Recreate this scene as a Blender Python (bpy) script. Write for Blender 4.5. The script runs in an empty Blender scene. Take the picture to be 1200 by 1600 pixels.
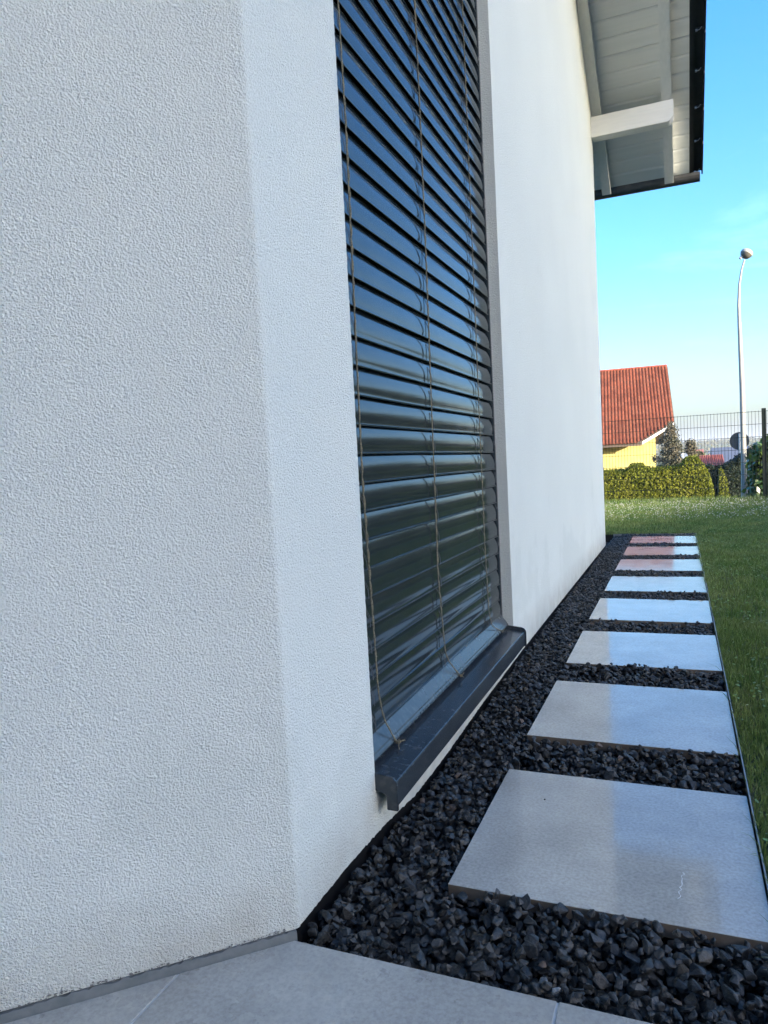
import bpy, bmesh, math, random
import numpy as np
from mathutils import Matrix, Vector, noise as mnoise
R = math.radians
rng = np.random.default_rng(7)
random.seed(7)
sc = bpy.context.scene

# ------------------------------------------------------------------ camera
cam_d = bpy.data.cameras.new('camera')
cam = bpy.data.objects.new('camera', cam_d)
sc.collection.objects.link(cam)
sc.camera = cam
yaw, pit, rol = -0.391486920, -0.0646377818, -0.0520518729
cy_, sy_, cp_, sp_ = math.cos(yaw), math.sin(yaw), math.cos(pit), math.sin(pit)
F = Vector((sy_*cp_, cy_*cp_, sp_)); Rt = Vector((cy_, -sy_, 0)); U = Rt.cross(F)
cr_, sr_ = math.cos(rol), math.sin(rol)
Rr = cr_*Rt + sr_*U; Ur = -sr_*Rt + cr_*U
M = Matrix((Rr, Ur, -F)).transposed().to_4x4()
M.translation = Vector((0, 0, 0.870))
cam.matrix_world = M
cam_d.sensor_fit = 'HORIZONTAL'
cam_d.sensor_width = 36.0
cam_d.lens = 36.0*1125.27/1200.0
cam_d.clip_start = 0.02
cam_d.clip_end = 9000

# ------------------------------------------------------------------ sky and sun
SUN_EL = R(12.0); SUN_AZ = R(118.0)          # from +y clockwise: behind the camera, to the right
w = bpy.data.worlds.new('World'); sc.world = w; w.use_nodes = True
nt = w.node_tree; nt.nodes.clear()
wo = nt.nodes.new('ShaderNodeOutputWorld'); bg = nt.nodes.new('ShaderNodeBackground')
sky = nt.nodes.new('ShaderNodeTexSky'); sky.sky_type = 'NISHITA'
sky.sun_disc = False; sky.sun_elevation = SUN_EL; sky.sun_rotation = SUN_AZ
sky.air_density = 1.0; sky.dust_density = 4.3; sky.ozone_density = 2.3; sky.altitude = 300
bg.inputs['Strength'].default_value = 0.15
tc = nt.nodes.new('ShaderNodeTexCoord'); mp = nt.nodes.new('ShaderNodeMapping')
mp.inputs['Scale'].default_value = (1.2, 2.2, 5.5); mp.inputs['Rotation'].default_value = (0.3, 0.35, 0.5)
nz = nt.nodes.new('ShaderNodeTexNoise'); nz.inputs['Scale'].default_value = 2.6
nz.inputs['Detail'].default_value = 9; nz.inputs['Roughness'].default_value = 0.62; nz.inputs['Distortion'].default_value = 0.6
rp = nt.nodes.new('ShaderNodeValToRGB')
rp.color_ramp.elements[0].position = 0.56; rp.color_ramp.elements[0].color = (0, 0, 0, 1)
rp.color_ramp.elements[1].position = 0.86; rp.color_ramp.elements[1].color = (0.12, 0.12, 0.12, 1)
mx = nt.nodes.new('ShaderNodeMixRGB'); mx.blend_type = 'MIX'
mx.inputs['Color2'].default_value = (5.2, 6.0, 7.0, 1)
L = nt.links.new
L(tc.outputs['Generated'], mp.inputs['Vector']); L(mp.outputs[0], nz.inputs['Vector']); L(nz.outputs['Fac'], rp.inputs[0])
L(rp.outputs[0], mx.inputs['Fac']); L(sky.outputs[0], mx.inputs['Color1'])
hs_ = nt.nodes.new('ShaderNodeHueSaturation'); hs_.inputs['Saturation'].default_value = 1.38
tn_ = nt.nodes.new('ShaderNodeMixRGB'); tn_.blend_type = 'MULTIPLY'; tn_.inputs['Fac'].default_value = 1; tn_.inputs['Color2'].default_value = (0.815, 0.872, 0.985, 1)
L(mx.outputs[0], hs_.inputs['Color']); L(hs_.outputs[0], tn_.inputs['Color1']); L(tn_.outputs[0], bg.inputs['Color']); L(bg.outputs[0], wo.inputs['Surface'])
sd = bpy.data.lights.new('sun', 'SUN'); sd.energy = 3.0; sd.angle = R(0.6); sd.color = (1.0, 0.88, 0.70)
so = bpy.data.objects.new('sun', sd); sc.collection.objects.link(so)
sdir = Vector((math.sin(SUN_AZ)*math.cos(SUN_EL), math.cos(SUN_AZ)*math.cos(SUN_EL), math.sin(SUN_EL)))
so.rotation_euler = sdir.to_track_quat('Z', 'Y').to_euler()
so.location = sdir*60
sc.view_settings.view_transform = 'Standard'; sc.view_settings.look = 'None'
sc.view_settings.exposure = 2.3; sc.view_settings.gamma = 1.0
sc.view_settings.use_curve_mapping = False
sc.cycles.max_bounces = 8; sc.cycles.glossy_bounces = 4; sc.cycles.transparent_max_bounces = 8

# ------------------------------------------------------------------ materials
def mat(name, col, rough=0.6, col2=None, scale=8.0, lo=0.35, hi=0.65, bump=0.0, bscale=60.0, bdist=0.01,
        spec=0.5, metal=0.0, coords='Object', detail=4.0, col3=None, scale3=60.0, fac3=0.5, stretch=None,
        rvar=0.0, coat=0.0, trans=0.0, objvar=0.0):
    m = bpy.data.materials.new(name); m.use_nodes = True
    n = m.node_tree; p = n.nodes['Principled BSDF']; l = n.links.new
    p.inputs['Base Color'].default_value = (*col, 1); p.inputs['Roughness'].default_value = rough
    p.inputs['Metallic'].default_value = metal; p.inputs['Specular IOR Level'].default_value = spec
    if coat: p.inputs['Coat Weight'].default_value = coat; p.inputs['Coat Roughness'].default_value = 0.05
    t = n.nodes.new('ShaderNodeTexCoord'); src = t.outputs[coords]
    if stretch:
        q = n.nodes.new('ShaderNodeMapping'); q.inputs['Scale'].default_value = stretch; l(src, q.inputs[0]); src = q.outputs[0]
    cur = None
    if col2:
        a = n.nodes.new('ShaderNodeTexNoise'); a.inputs['Scale'].default_value = scale; a.inputs['Detail'].default_value = detail
        r = n.nodes.new('ShaderNodeValToRGB'); e = r.color_ramp.elements
        e[0].position = lo; e[0].color = (*col, 1); e[1].position = hi; e[1].color = (*col2, 1)
        l(src, a.inputs['Vector']); l(a.outputs['Fac'], r.inputs[0]); cur = r.outputs[0]
        if rvar:
            ma = n.nodes.new('ShaderNodeMath'); ma.operation = 'MULTIPLY_ADD'; ma.inputs[1].default_value = rvar; ma.inputs[2].default_value = rough-rvar*.5
            l(a.outputs['Fac'], ma.inputs[0]); l(ma.outputs[0], p.inputs['Roughness'])
    if col3:
        a = n.nodes.new('ShaderNodeTexNoise'); a.inputs['Scale'].default_value = scale3; a.inputs['Detail'].default_value = 5
        r = n.nodes.new('ShaderNodeValToRGB'); e = r.color_ramp.elements
        e[0].position = 0.5; e[0].color = (0, 0, 0, 1); e[1].position = 0.7; e[1].color = (fac3, fac3, fac3, 1)
        x = n.nodes.new('ShaderNodeMixRGB'); x.inputs['Color2'].default_value = (*col3, 1)
        l(src, a.inputs['Vector']); l(a.outputs['Fac'], r.inputs[0]); l(r.outputs[0], x.inputs['Fac'])
        if cur: l(cur, x.inputs['Color1'])
        else: x.inputs['Color1'].default_value = (*col, 1)
        cur = x.outputs[0]
    if objvar:
        g = n.nodes.new('ShaderNodeNewGeometry'); hs = n.nodes.new('ShaderNodeHueSaturation')
        ma = n.nodes.new('ShaderNodeMath'); ma.operation = 'MULTIPLY_ADD'; ma.inputs[1].default_value = objvar*2; ma.inputs[2].default_value = 1-objvar
        l(g.outputs['Random Per Island'], ma.inputs[0]); l(ma.outputs[0], hs.inputs['Value'])
        if cur: l(cur, hs.inputs['Color'])
        else: hs.inputs['Color'].default_value = (*col, 1)
        cur = hs.outputs[0]
    if cur: l(cur, p.inputs['Base Color'])
    if bump:
        a = n.nodes.new('ShaderNodeTexNoise'); a.inputs['Scale'].default_value = bscale; a.inputs['Detail'].default_value = 3
        b = n.nodes.new('ShaderNodeBump'); b.inputs['Strength'].default_value = bump; b.inputs['Distance'].default_value = bdist
        l(src, a.inputs['Vector']); l(a.outputs['Fac'], b.inputs['Height']); l(b.outputs[0], p.inputs['Normal'])
    if trans:
        o = n.nodes['Material Output']; tr = n.nodes.new('ShaderNodeBsdfTranslucent'); ms = n.nodes.new('ShaderNodeMixShader')
        ms.inputs[0].default_value = trans; tr.inputs['Color'].default_value = (*[min(1, c*1.6) for c in col], 1)
        if cur: l(cur, tr.inputs['Color'])
        l(p.outputs[0], ms.inputs[1]); l(tr.outputs[0], ms.inputs[2]); l(ms.outputs[0], o.inputs['Surface'])
    return m

def stucco():
    m = bpy.data.materials.new('white_stucco'); m.use_nodes = True
    n = m.node_tree; p = n.nodes['Principled BSDF']; l = n.links.new
    p.inputs['Roughness'].default_value = 0.85; p.inputs['Specular IOR Level'].default_value = 0.25
    t = n.nodes.new('ShaderNodeTexCoord')
    a = n.nodes.new('ShaderNodeTexNoise'); a.inputs['Scale'].default_value = 250; a.inputs['Detail'].default_value = 3.0; a.inputs['Roughness'].default_value = 0.55; a.inputs['Distortion'].default_value = 0.7
    v = n.nodes.new('ShaderNodeTexVoronoi'); v.inputs['Scale'].default_value = 300; v.feature = 'SMOOTH_F1'
    ad = n.nodes.new('ShaderNodeMath'); ad.operation = 'MULTIPLY_ADD'; ad.inputs[1].default_value = -0.5
    b = n.nodes.new('ShaderNodeBump'); b.inputs['Strength'].default_value = 1.0; b.inputs['Distance'].default_value = 0.0054
    big = n.nodes.new('ShaderNodeTexNoise'); big.inputs['Scale'].default_value = 1.7; big.inputs['Detail'].default_value = 6
    r = n.nodes.new('ShaderNodeValToRGB'); e = r.color_ramp.elements
    e[0].position = 0.3; e[0].color = (0.775, 0.815, 0.775, 1); e[1].position = 0.75; e[1].color = (0.815, 0.855, 0.81, 1)
    # tiny dark pits between the grains
    pr = n.nodes.new('ShaderNodeValToRGB'); pe = pr.color_ramp.elements
    pe[0].position = 0.22; pe[0].color = (0.86, 0.86, 0.85, 1); pe[1].position = 0.44; pe[1].color = (1, 1, 1, 1)
    mu = n.nodes.new('ShaderNodeMixRGB'); mu.blend_type = 'MULTIPLY'; mu.inputs['Fac'].default_value = 1
    l(t.outputs['Object'], a.inputs['Vector']); l(t.outputs['Object'], v.inputs['Vector']); l(t.outputs['Object'], big.inputs['Vector'])
    l(v.outputs['Distance'], ad.inputs[0]); l(a.outputs['Fac'], ad.inputs[2]); cn_ = n.nodes.new('ShaderNodeTexNoise'); cn_.inputs['Scale'].default_value = 55; cn_.inputs['Detail'].default_value = 2; l(t.outputs['Object'], cn_.inputs['Vector'])
    ad2 = n.nodes.new('ShaderNodeMath'); ad2.operation = 'MULTIPLY_ADD'; ad2.inputs[1].default_value = 0.25; l(cn_.outputs['Fac'], ad2.inputs[0]); l(ad.outputs[0], ad2.inputs[2])
    l(ad2.outputs[0], b.inputs['Height'])
    l(b.outputs[0], p.inputs['Normal']); l(big.outputs['Fac'], r.inputs[0]); l(a.outputs['Fac'], pr.inputs[0])
    l(r.outputs[0], mu.inputs['Color1']); l(pr.outputs[0], mu.inputs['Color2'])
    # splash dirt low on the wall
    sx = n.nodes.new('ShaderNodeSeparateXYZ'); l(t.outputs['Object'], sx.inputs[0])
    mr = n.nodes.new('ShaderNodeMapRange'); mr.inputs['From Min'].default_value = 0.0; mr.inputs['From Max'].default_value = 0.16
    mr.inputs['To Min'].default_value = 1.0; mr.inputs['To Max'].default_value = 0.0; l(sx.outputs['Z'], mr.inputs['Value'])
    dn = n.nodes.new('ShaderNodeTexNoise'); dn.inputs['Scale'].default_value = 14; dn.inputs['Detail'].default_value = 7; l(t.outputs['Object'], dn.inputs['Vector'])
    dm = n.nodes.new('ShaderNodeMath'); dm.operation = 'MULTIPLY'; l(mr.outputs[0], dm.inputs[0]); l(dn.outputs['Fac'], dm.inputs[1])
    dx = n.nodes.new('ShaderNodeMixRGB'); dx.inputs['Color2'].default_value = (0.44, 0.41, 0.35, 1)
    l(dm.outputs[0], dx.inputs['Fac'])
    wn = n.nodes.new('ShaderNodeTexNoise'); wn.inputs['Scale'].default_value = 2.6; wn.inputs['Detail'].default_value = 8; wn.inputs['Roughness'].default_value = .6; l(t.outputs['Object'], wn.inputs['Vector'])
    wz = n.nodes.new('ShaderNodeMapRange'); wz.inputs['From Min'].default_value = .05; wz.inputs['From Max'].default_value = .75; wz.inputs['To Min'].default_value = .16; wz.inputs['To Max'].default_value = -.12; l(sx.outputs['Z'], wz.inputs['Value'])
    wa = n.nodes.new('ShaderNodeMath'); wa.operation = 'ADD'; l(wn.outputs['Fac'], wa.inputs[0]); l(wz.outputs[0], wa.inputs[1])
    wr = n.nodes.new('ShaderNodeValToRGB'); we = wr.color_ramp.elements; we[0].position = .56; we[0].color = (1, 1, 1, 1); we[1].position = .63; we[1].color = (.95, .955, .95, 1); l(wa.outputs[0], wr.inputs[0])
    wm = n.nodes.new('ShaderNodeMixRGB'); wm.blend_type = 'MULTIPLY'; wm.inputs['Fac'].default_value = 1; l(mu.outputs[0], wm.inputs['Color1']); l(wr.outputs[0], wm.inputs['Color2'])
    l(wm.outputs[0], dx.inputs['Color1']); l(dx.outputs[0], p.inputs['Base Color'])
    return m

M_ = {}
M_['stucco'] = stucco()
M_['slat'] = mat('anthracite_slat_paint', (0.014, 0.021, 0.025), 0.13, (0.020, 0.028, 0.032), 30, rvar=0.08, spec=0.6,
                 col3=(0.16, 0.17, 0.165), scale3=120, fac3=0.05, stretch=(1, 0.25, 1))
M_['rail'] = mat('anthracite_rail_paint', (0.034, 0.046, 0.055), 0.26, (0.05, 0.062, 0.07), 14, rvar=0.15, spec=0.7, col3=(0.2, 0.2, 0.19), scale3=70, fac3=0.15)
M_['sill'] = mat('anthracite_sill_paint', (0.026, 0.034, 0.042), 0.22, (0.034, 0.042, 0.05), 9, rvar=0.2, spec=0.55, col3=(0.14, 0.15, 0.15), scale3=50, fac3=0.22)
M_['twine'] = mat('twine_fibre', (0.26, 0.225, 0.15), 0.9, (0.10, 0.09, 0.06), 260, bump=0.6, bscale=900, bdist=0.001)
M_['cord'] = mat('ladder_cord_grey', (0.09, 0.095, 0.095), 0.7)
M_['black'] = mat('black_membrane', (0.004, 0.004, 0.0045), 0.9, spec=0.15)
M_['glass'] = mat('dark_window_glass', (0.01, 0.012, 0.014), 0.05)
M_['rafter'] = mat('grey_painted_rafter', (0.60, 0.62, 0.61), 0.55, (0.65, 0.665, 0.655), 5, bump=0.15, bscale=30, bdist=0.002, stretch=(8, 1, 8))
M_['white_wood'] = mat('white_painted_wood', (0.68, 0.69, 0.68), 0.55, (0.73, 0.735, 0.72), 5, bump=0.15, bscale=30, bdist=0.002, stretch=(1, 8, 8))
M_['board'] = mat('soffit_board_paint', (0.62, 0.635, 0.62), 0.6, (0.67, 0.68, 0.665), 3, bump=0.12, bscale=40, bdist=0.002, stretch=(0.4, 8, 8))
M_['groove'] = mat('dark_gap', (0.05, 0.05, 0.05), 0.9)
M_['verge'] = mat('black_verge_metal', (0.012, 0.012, 0.013), 0.35, (0.018, 0.018, 0.018), 20)
M_['tile_black'] = mat('black_roof_tile', (0.010, 0.010, 0.011), 0.42, (0.018, 0.017, 0.017), 25, objvar=0.2)
M_['zinc'] = mat('titanium_gutter', (0.07, 0.07, 0.075), 0.35, (0.10, 0.10, 0.10), 8, metal=0.6)
M_['steel'] = mat('bright_steel_clip', (0.4, 0.4, 0.4), 0.3, metal=0.9)
M_['seal'] = mat('grey_joint_mortar', (0.12, 0.14, 0.145), 0.75, (0.165, 0.18, 0.185), 40, bump=0.4, bscale=120, bdist=0.002)
M_['flake'] = mat('grey_peeled_sealant', (0.13, 0.135, 0.13), 0.8, (0.2, 0.2, 0.19), 90)
M_['grout'] = mat('light_grout', (0.58, 0.58, 0.57), 0.8, (0.45, 0.45, 0.44), 50)

def porcelain(name, base, rough):
    m = bpy.data.materials.new(name); m.use_nodes = True
    n = m.node_tree; p = n.nodes['Principled BSDF']; l = n.links.new
    t = n.nodes.new('ShaderNodeTexCoord'); oi = n.nodes.new('ShaderNodeObjectInfo')
    ad = n.nodes.new('ShaderNodeVectorMath'); ad.operation = 'ADD'; sc_ = n.nodes.new('ShaderNodeMath'); sc_.operation = 'MULTIPLY'; sc_.inputs[1].default_value = 37
    l(oi.outputs['Random'], sc_.inputs[0]); l(t.outputs['Object'], ad.inputs[0]); l(sc_.outputs[0], ad.inputs[1])
    s = ad.outputs[0]
    def N(scale, det, ro=0.6, dist=0):
        a = n.nodes.new('ShaderNodeTexNoise'); a.inputs['Scale'].default_value = scale; a.inputs['Detail'].default_value = det
        a.inputs['Roughness'].default_value = ro; a.inputs['Distortion'].default_value = dist; l(s, a.inputs['Vector']); return a.outputs['Fac']
    def ramp(f, a, ca, b, cb):
        r = n.nodes.new('ShaderNodeValToRGB'); e = r.color_ramp.elements
        e[0].position = a; e[0].color = (*ca, 1); e[1].position = b; e[1].color = (*cb, 1); l(f, r.inputs[0]); return r.outputs[0]
    c1 = ramp(N(5, 8, .62), .32, [x*0.84 for x in base], .68, [x*1.12 for x in base])
    sp = ramp(N(140, 4), .30, (0.78,)*3, .62, (1.06,)*3)
    sp2 = ramp(N(34, 8, .7, .5), .60, (1.0,)*3, .78, (1.16, 1.15, 1.12))
    m1 = n.nodes.new('ShaderNodeMixRGB'); m1.blend_type = 'MULTIPLY'; m1.inputs[0].default_value = 1; l(c1, m1.inputs[1]); l(sp, m1.inputs[2])
    m2 = n.nodes.new('ShaderNodeMixRGB'); m2.blend_type = 'MULTIPLY'; m2.inputs[0].default_value = 1; l(m1.outputs[0], m2.inputs[1]); l(sp2, m2.inputs[2])
    l(m2.outputs[0], p.inputs['Base Color'])
    rr = n.nodes.new('ShaderNodeMapRange'); rr.inputs['From Min'].default_value = .42; rr.inputs['From Max'].default_value = .78
    rr.inputs['To Min'].default_value = rough*0.7; rr.inputs['To Max'].default_value = rough*2.8
    l(N(11, 7), rr.inputs['Value']); l(rr.outputs[0], p.inputs['Roughness'])
    b = n.nodes.new('ShaderNodeBump'); b.inputs['Strength'].default_value = .06; b.inputs['Distance'].default_value = .001
    l(N(70, 3), b.inputs['Height']); l(b.outputs[0], p.inputs['Normal'])
    p.inputs['Specular IOR Level'].default_value = 0.5
    return m
M_['slab'] = porcelain('polished_porcelain', (0.425, 0.415, 0.375), 0.06)
M_['patio'] = porcelain('patio_porcelain', (0.37, 0.36, 0.325), 0.34)
M_['slab_side'] = mat('slab_edge_brown', (0.10, 0.08, 0.06), 0.8, (0.16, 0.13, 0.10), 30)
M_['gravel'] = mat('basalt_stone', (0.010, 0.0108, 0.011), 0.5, (0.028, 0.029, 0.030), 45, objvar=0.45, bump=0.5, bscale=320, bdist=0.003, col3=(0.08, 0.085, 0.085), scale3=160, fac3=0.35)
M_['gravel_brown'] = mat('brown_stone', (0.09, 0.062, 0.045), 0.7, (0.14, 0.11, 0.09), 80, bump=0.5, bscale=300, bdist=0.003)
M_['gravel_pale'] = mat('pale_stone', (0.09, 0.095, 0.10), 0.7, (0.24, 0.25, 0.25), 90, bump=0.5, bscale=300, bdist=0.003)
M_['bed'] = mat('gravel_bed', (0.010, 0.010, 0.011), 0.9)
M_['grass'] = mat('grass_blade', (0.105, 0.185, 0.042), 0.5, (0.20, 0.25, 0.075), 3.0, objvar=0.35, trans=0.25, spec=0.3)
M_['dry'] = mat('dry_grass_blade', (0.22, 0.19, 0.09), 0.7, (0.13, 0.13, 0.05), 8, objvar=0.3, trans=0.2)
M_['clover'] = mat('clover_flower', (0.32, 0.35, 0.28), 0.9, (0.48, 0.48, 0.40), 90)
M_['soil'] = mat('lawn_soil', (0.030, 0.050, 0.016), 0.95, (0.055, 0.060, 0.025), 6, col3=(0.06, 0.045, 0.028), scale3=18, fac3=0.7, bump=0.8, bscale=60, bdist=0.01)
M_['edging'] = mat('galvanised_edging', (0.30, 0.31, 0.31), 0.4, (0.2, 0.2, 0.2), 30, metal=0.3)
M_['fence'] = mat('anthracite_fence', (0.006, 0.012, 0.011), 0.7, (0.009, 0.016, 0.015), 30, spec=0.2)
M_['yellow'] = mat('yellow_render', (0.60, 0.50, 0.16), 0.9, (0.64, 0.54, 0.20), 3, bump=0.2, bscale=50, bdist=0.004)
M_['tile_red'] = mat('red_clay_tile', (0.25, 0.050, 0.026), 0.65, (0.34, 0.085, 0.045), 9, coords='Object', bump=0.2, bscale=40, bdist=0.004)
M_['trim'] = mat('white_trim', (0.75, 0.75, 0.72), 0.6)
M_['trim_brown'] = mat('brown_fascia', (0.12, 0.09, 0.07), 0.7)
M_['hedge'] = mat('clipped_hedge_leaf', (0.13, 0.15, 0.010), 0.65, (0.20, 0.205, 0.018), 2.0, objvar=0.4, trans=0.2, spec=0.3)
M_['hedge_in'] = mat('hedge_inner', (0.020, 0.030, 0.008), 0.9)
M_['hedge_dark_shade'] = mat('shade_dark_hedge_leaf', (0.010, 0.020, 0.012), 0.6, (0.02, 0.034, 0.018), 2.0, objvar=0.4, spec=0.3)  # dark evergreen leaf, with the hedge's shade put into the colour
M_['laurel'] = mat('laurel_leaf', (0.055, 0.11, 0.02), 0.3, (0.10, 0.15, 0.03), 3.0, objvar=0.35, trans=0.2)
M_['conifer'] = mat('blue_conifer_needle', (0.07, 0.082, 0.052), 0.7, (0.15, 0.125, 0.085), 1.6, objvar=0.4)
M_['leaf'] = mat('tree_leaf', (0.045, 0.075, 0.02), 0.5, (0.08, 0.10, 0.03), 0.8, objvar=0.4, trans=0.15)
M_['leaf_far'] = mat('far_leaf', (0.08, 0.095, 0.035), 0.7, (0.12, 0.10, 0.05), 0.5, objvar=0.35)
M_['bark'] = mat('bark', (0.07, 0.05, 0.035), 0.9, (0.12, 0.09, 0.065), 12, bump=0.6, bscale=30, bdist=0.02)
M_['asphalt'] = mat('asphalt', (0.05, 0.05, 0.052), 0.9, (0.065, 0.065, 0.065), 30)
M_['lamp'] = mat('grey_lamp_pole', (0.33, 0.32, 0.29), 0.5, (0.38, 0.365, 0.33), 6)
M_['lamp_shade'] = mat('lamp_hood', (0.34, 0.33, 0.29), 0.5, (0.42, 0.40, 0.35), 10)
M_['lens'] = mat('lamp_lens', (0.13, 0.12, 0.10), 0.3)
M_['sign'] = mat('sign_back', (0.05, 0.055, 0.06), 0.5)
M_['post_w'] = mat('galvanised_post', (0.5, 0.51, 0.52), 0.45)
M_['dish'] = mat('white_plastic', (0.75, 0.75, 0.73), 0.4)
M_['block_wall'] = mat('grey_render', (0.22, 0.22, 0.21), 0.9, (0.26, 0.26, 0.25), 2)
M_['roof_dark'] = mat('blue_grey_roof', (0.10, 0.12, 0.17), 0.7)

# ------------------------------------------------------------------ helpers
COL = sc.collection
def fast_mesh(name, v, f, m=None, smooth=False, mats=None, midx=None):
    v = np.asarray(v, np.float32); f = np.asarray(f, np.int32)
    me = bpy.data.meshes.new(name); k = f.shape[1]
    me.vertices.add(len(v)); me.vertices.foreach_set('co', v.ravel())
    me.loops.add(f.size); me.loops.foreach_set('vertex_index', f.ravel())
    me.polygons.add(len(f)); me.polygons.foreach_set('loop_start', np.arange(0, f.size, k, dtype=np.int32))
    me.update(calc_edges=True)
    for q in (mats or ([m] if m else [])): me.materials.append(q)
    if midx is not None: me.polygons.foreach_set('material_index', np.asarray(midx, np.int32))
    me.polygons.foreach_set('use_smooth', np.full(len(f), smooth))
    me.validate()
    return me
def link(name, me, parent=None, loc=None, rot=None):
    o = bpy.data.objects.new(name, me); COL.objects.link(o)
    if parent: o.parent = parent
    if loc is not None: o.location = loc
    if rot is not None: o.rotation_euler = rot
    return o
def tag(o, label=None, cat=None, group=None, kind=None):
    for k, v in (('label', label), ('category', cat), ('group', group), ('kind', kind)):
        if v: o[k] = v
    return o
def empty(name, loc, label, cat, group=None, rz=0):
    o = bpy.data.objects.new(name, None); COL.objects.link(o); o.location = loc; o.rotation_euler = (0, 0, rz)
    o.empty_display_size = .2
    return tag(o, label, cat, group)
class MB:
    def __init__(s): s.v = []; s.f = []
    def add(s, vs, fs):
        b = len(s.v); s.v += [tuple(map(float, q)) for q in vs]; s.f += [tuple(b+i for i in q) for q in fs]; return s
    def box(s, x0, x1, y0, y1, z0, z1):
        return s.add([(x0,y0,z0),(x1,y0,z0),(x1,y1,z0),(x0,y1,z0),(x0,y0,z1),(x1,y0,z1),(x1,y1,z1),(x0,y1,z1)],
                     [(0,3,2,1),(4,5,6,7),(0,1,5,4),(1,2,6,5),(2,3,7,6),(3,0,4,7)])
    def prism(s, poly, axis, a, b):
        """poly: 2-D points counter-clockwise in the two other axes (x: y,z / y: x,z / z: x,y)"""
        def P(p, t): return {'x': (t, p[0], p[1]), 'y': (p[0], t, p[1]), 'z': (p[0], p[1], t)}[axis]
        n = len(poly)
        return s.add([P(p, a) for p in poly]+[P(p, b) for p in poly],
              [tuple(range(n))[::-1], tuple(range(n, 2*n))]+[(i, (i+1) % n, n+(i+1) % n, n+i) for i in range(n)])
    def tube(s, pts, r, n=8, cap=True):
        pts = [Vector(p) for p in pts]; rs = r if hasattr(r, '__len__') else [r]*len(pts)
        up = Vector((0.13, 0.21, 0.97)); rings = []
        for i, p in enumerate(pts):
            t = (pts[min(i+1, len(pts)-1)]-pts[max(i-1, 0)]).normalized()
            a = t.cross(up if abs(t.dot(up)) < .95 else Vector((1, 0, 0))).normalized(); b = t.cross(a)
            rings.append([p+(a*math.cos(k*2*math.pi/n)+b*math.sin(k*2*math.pi/n))*rs[i] for k in range(n)])
        vs = [q for g in rings for q in g]
        fs = [(i*n+k, i*n+(k+1) % n, (i+1)*n+(k+1) % n, (i+1)*n+k) for i in range(len(pts)-1) for k in range(n)]
        if cap: fs += [tuple(range(n))[::-1], tuple(range((len(pts)-1)*n, len(pts)*n))]
        return s.add(vs, fs)
    def mesh(s, name, m, smooth=False, bevel=0, seg=2):
        me = bpy.data.meshes.new(name); me.from_pydata(s.v, [], s.f)
        bm = bmesh.new(); bm.from_mesh(me); bmesh.ops.recalc_face_normals(bm, faces=bm.faces)
        if bevel:
            bmesh.ops.bevel(bm, geom=[e for e in bm.edges if e.calc_face_angle(0) > .5], offset=bevel, segments=seg, affect='EDGES', clamp_overlap=True)
        bm.to_mesh(me); bm.free()
        for q in (m if isinstance(m, (list, tuple)) else [m]): me.materials.append(q)
        if smooth:
            me.polygons.foreach_set('use_smooth', [True]*len(me.polygons))
            me.set_sharp_from_angle(angle=R(38))
        return me
    def build(s, name, m, parent=None, **k):
        return link(name, s.mesh(name, m, **k), parent)

XW = -0.677; YC = 1.117; YE = 7.20                 # facade plane, near corner, far corner
LW = Vector((-0.7317, -0.6816, 0))                 # direction of the slanting wall, away from the corner
SL = 0.51                                          # roof slope
def zr(y, z0=4.10): return z0 + SL*(7.2-y)         # soffit plane
YR = 2.0

# ================================================================== terrain
def prof(y):
    return np.interp(y, [-1e5, 13.3, 14.6, 19.6, 34, 60, 200, 400, 650, 1000, 1700, 2600, 6000],
                        [0, 0, -.72, -.78, -1.6, -3.2, -14, -16, -8, 2.0, 17, 18, 10])
ys = np.concatenate([[-600, -100, -30, -10, 0], np.arange(1.1, 8.2, .5), [8.08, 9, 10, 11, 12, 13, 13.3, 13.6, 14, 14.3, 14.6, 16, 18, 19.6, 22, 26, 30, 34, 40, 50, 60, 80, 110, 150, 200, 260, 330, 400, 480, 560, 650, 750, 870, 1000, 1150, 1300, 1500, 1700, 2000, 2600, 4000, 6000]])
xs = np.concatenate([[-4000, -2500, -1600, -1000, -700, -450, -300, -200, -120, -60, -30, -12, -6], np.arange(-3, .0, .5), [0.142, 1, 2, 3, 5, 8, 12, 20, 35, 60, 90, 120, 160, 210, 270, 350, 450, 600, 850, 1200, 1800, 2800, 4000]])
ys = np.unique(ys); xs = np.unique(np.append(xs, XW-.3))
X, Y = np.meshgrid(xs, ys); Z = prof(Y)
far = np.clip((Y-300)/900, 0, 1)
hn = np.array([mnoise.noise(Vector((a/420, b/520, 3))) for a, b in zip(X.ravel(), Y.ravel())]).reshape(X.shape)
Z = Z + far*hn*16
nx, ny = len(xs), len(ys)
V = np.stack([X, Y, Z], -1).reshape(-1, 3)
faces = []
x_in = lambda i: xs[i] >= XW-.31 and xs[i+1] <= .1421
for j in range(ny-1):
    for i in range(nx-1):
        if x_in(i) and ys[j] >= 1.09 and ys[j+1] <= 8.09: continue      # the gravel bed is cut out of the lawn
        faces.append((j*nx+i, j*nx+i+1, (j+1)*nx+i+1, (j+1)*nx+i))
V2 = V.copy(); V2[:, 2] -= 0.012
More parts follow.
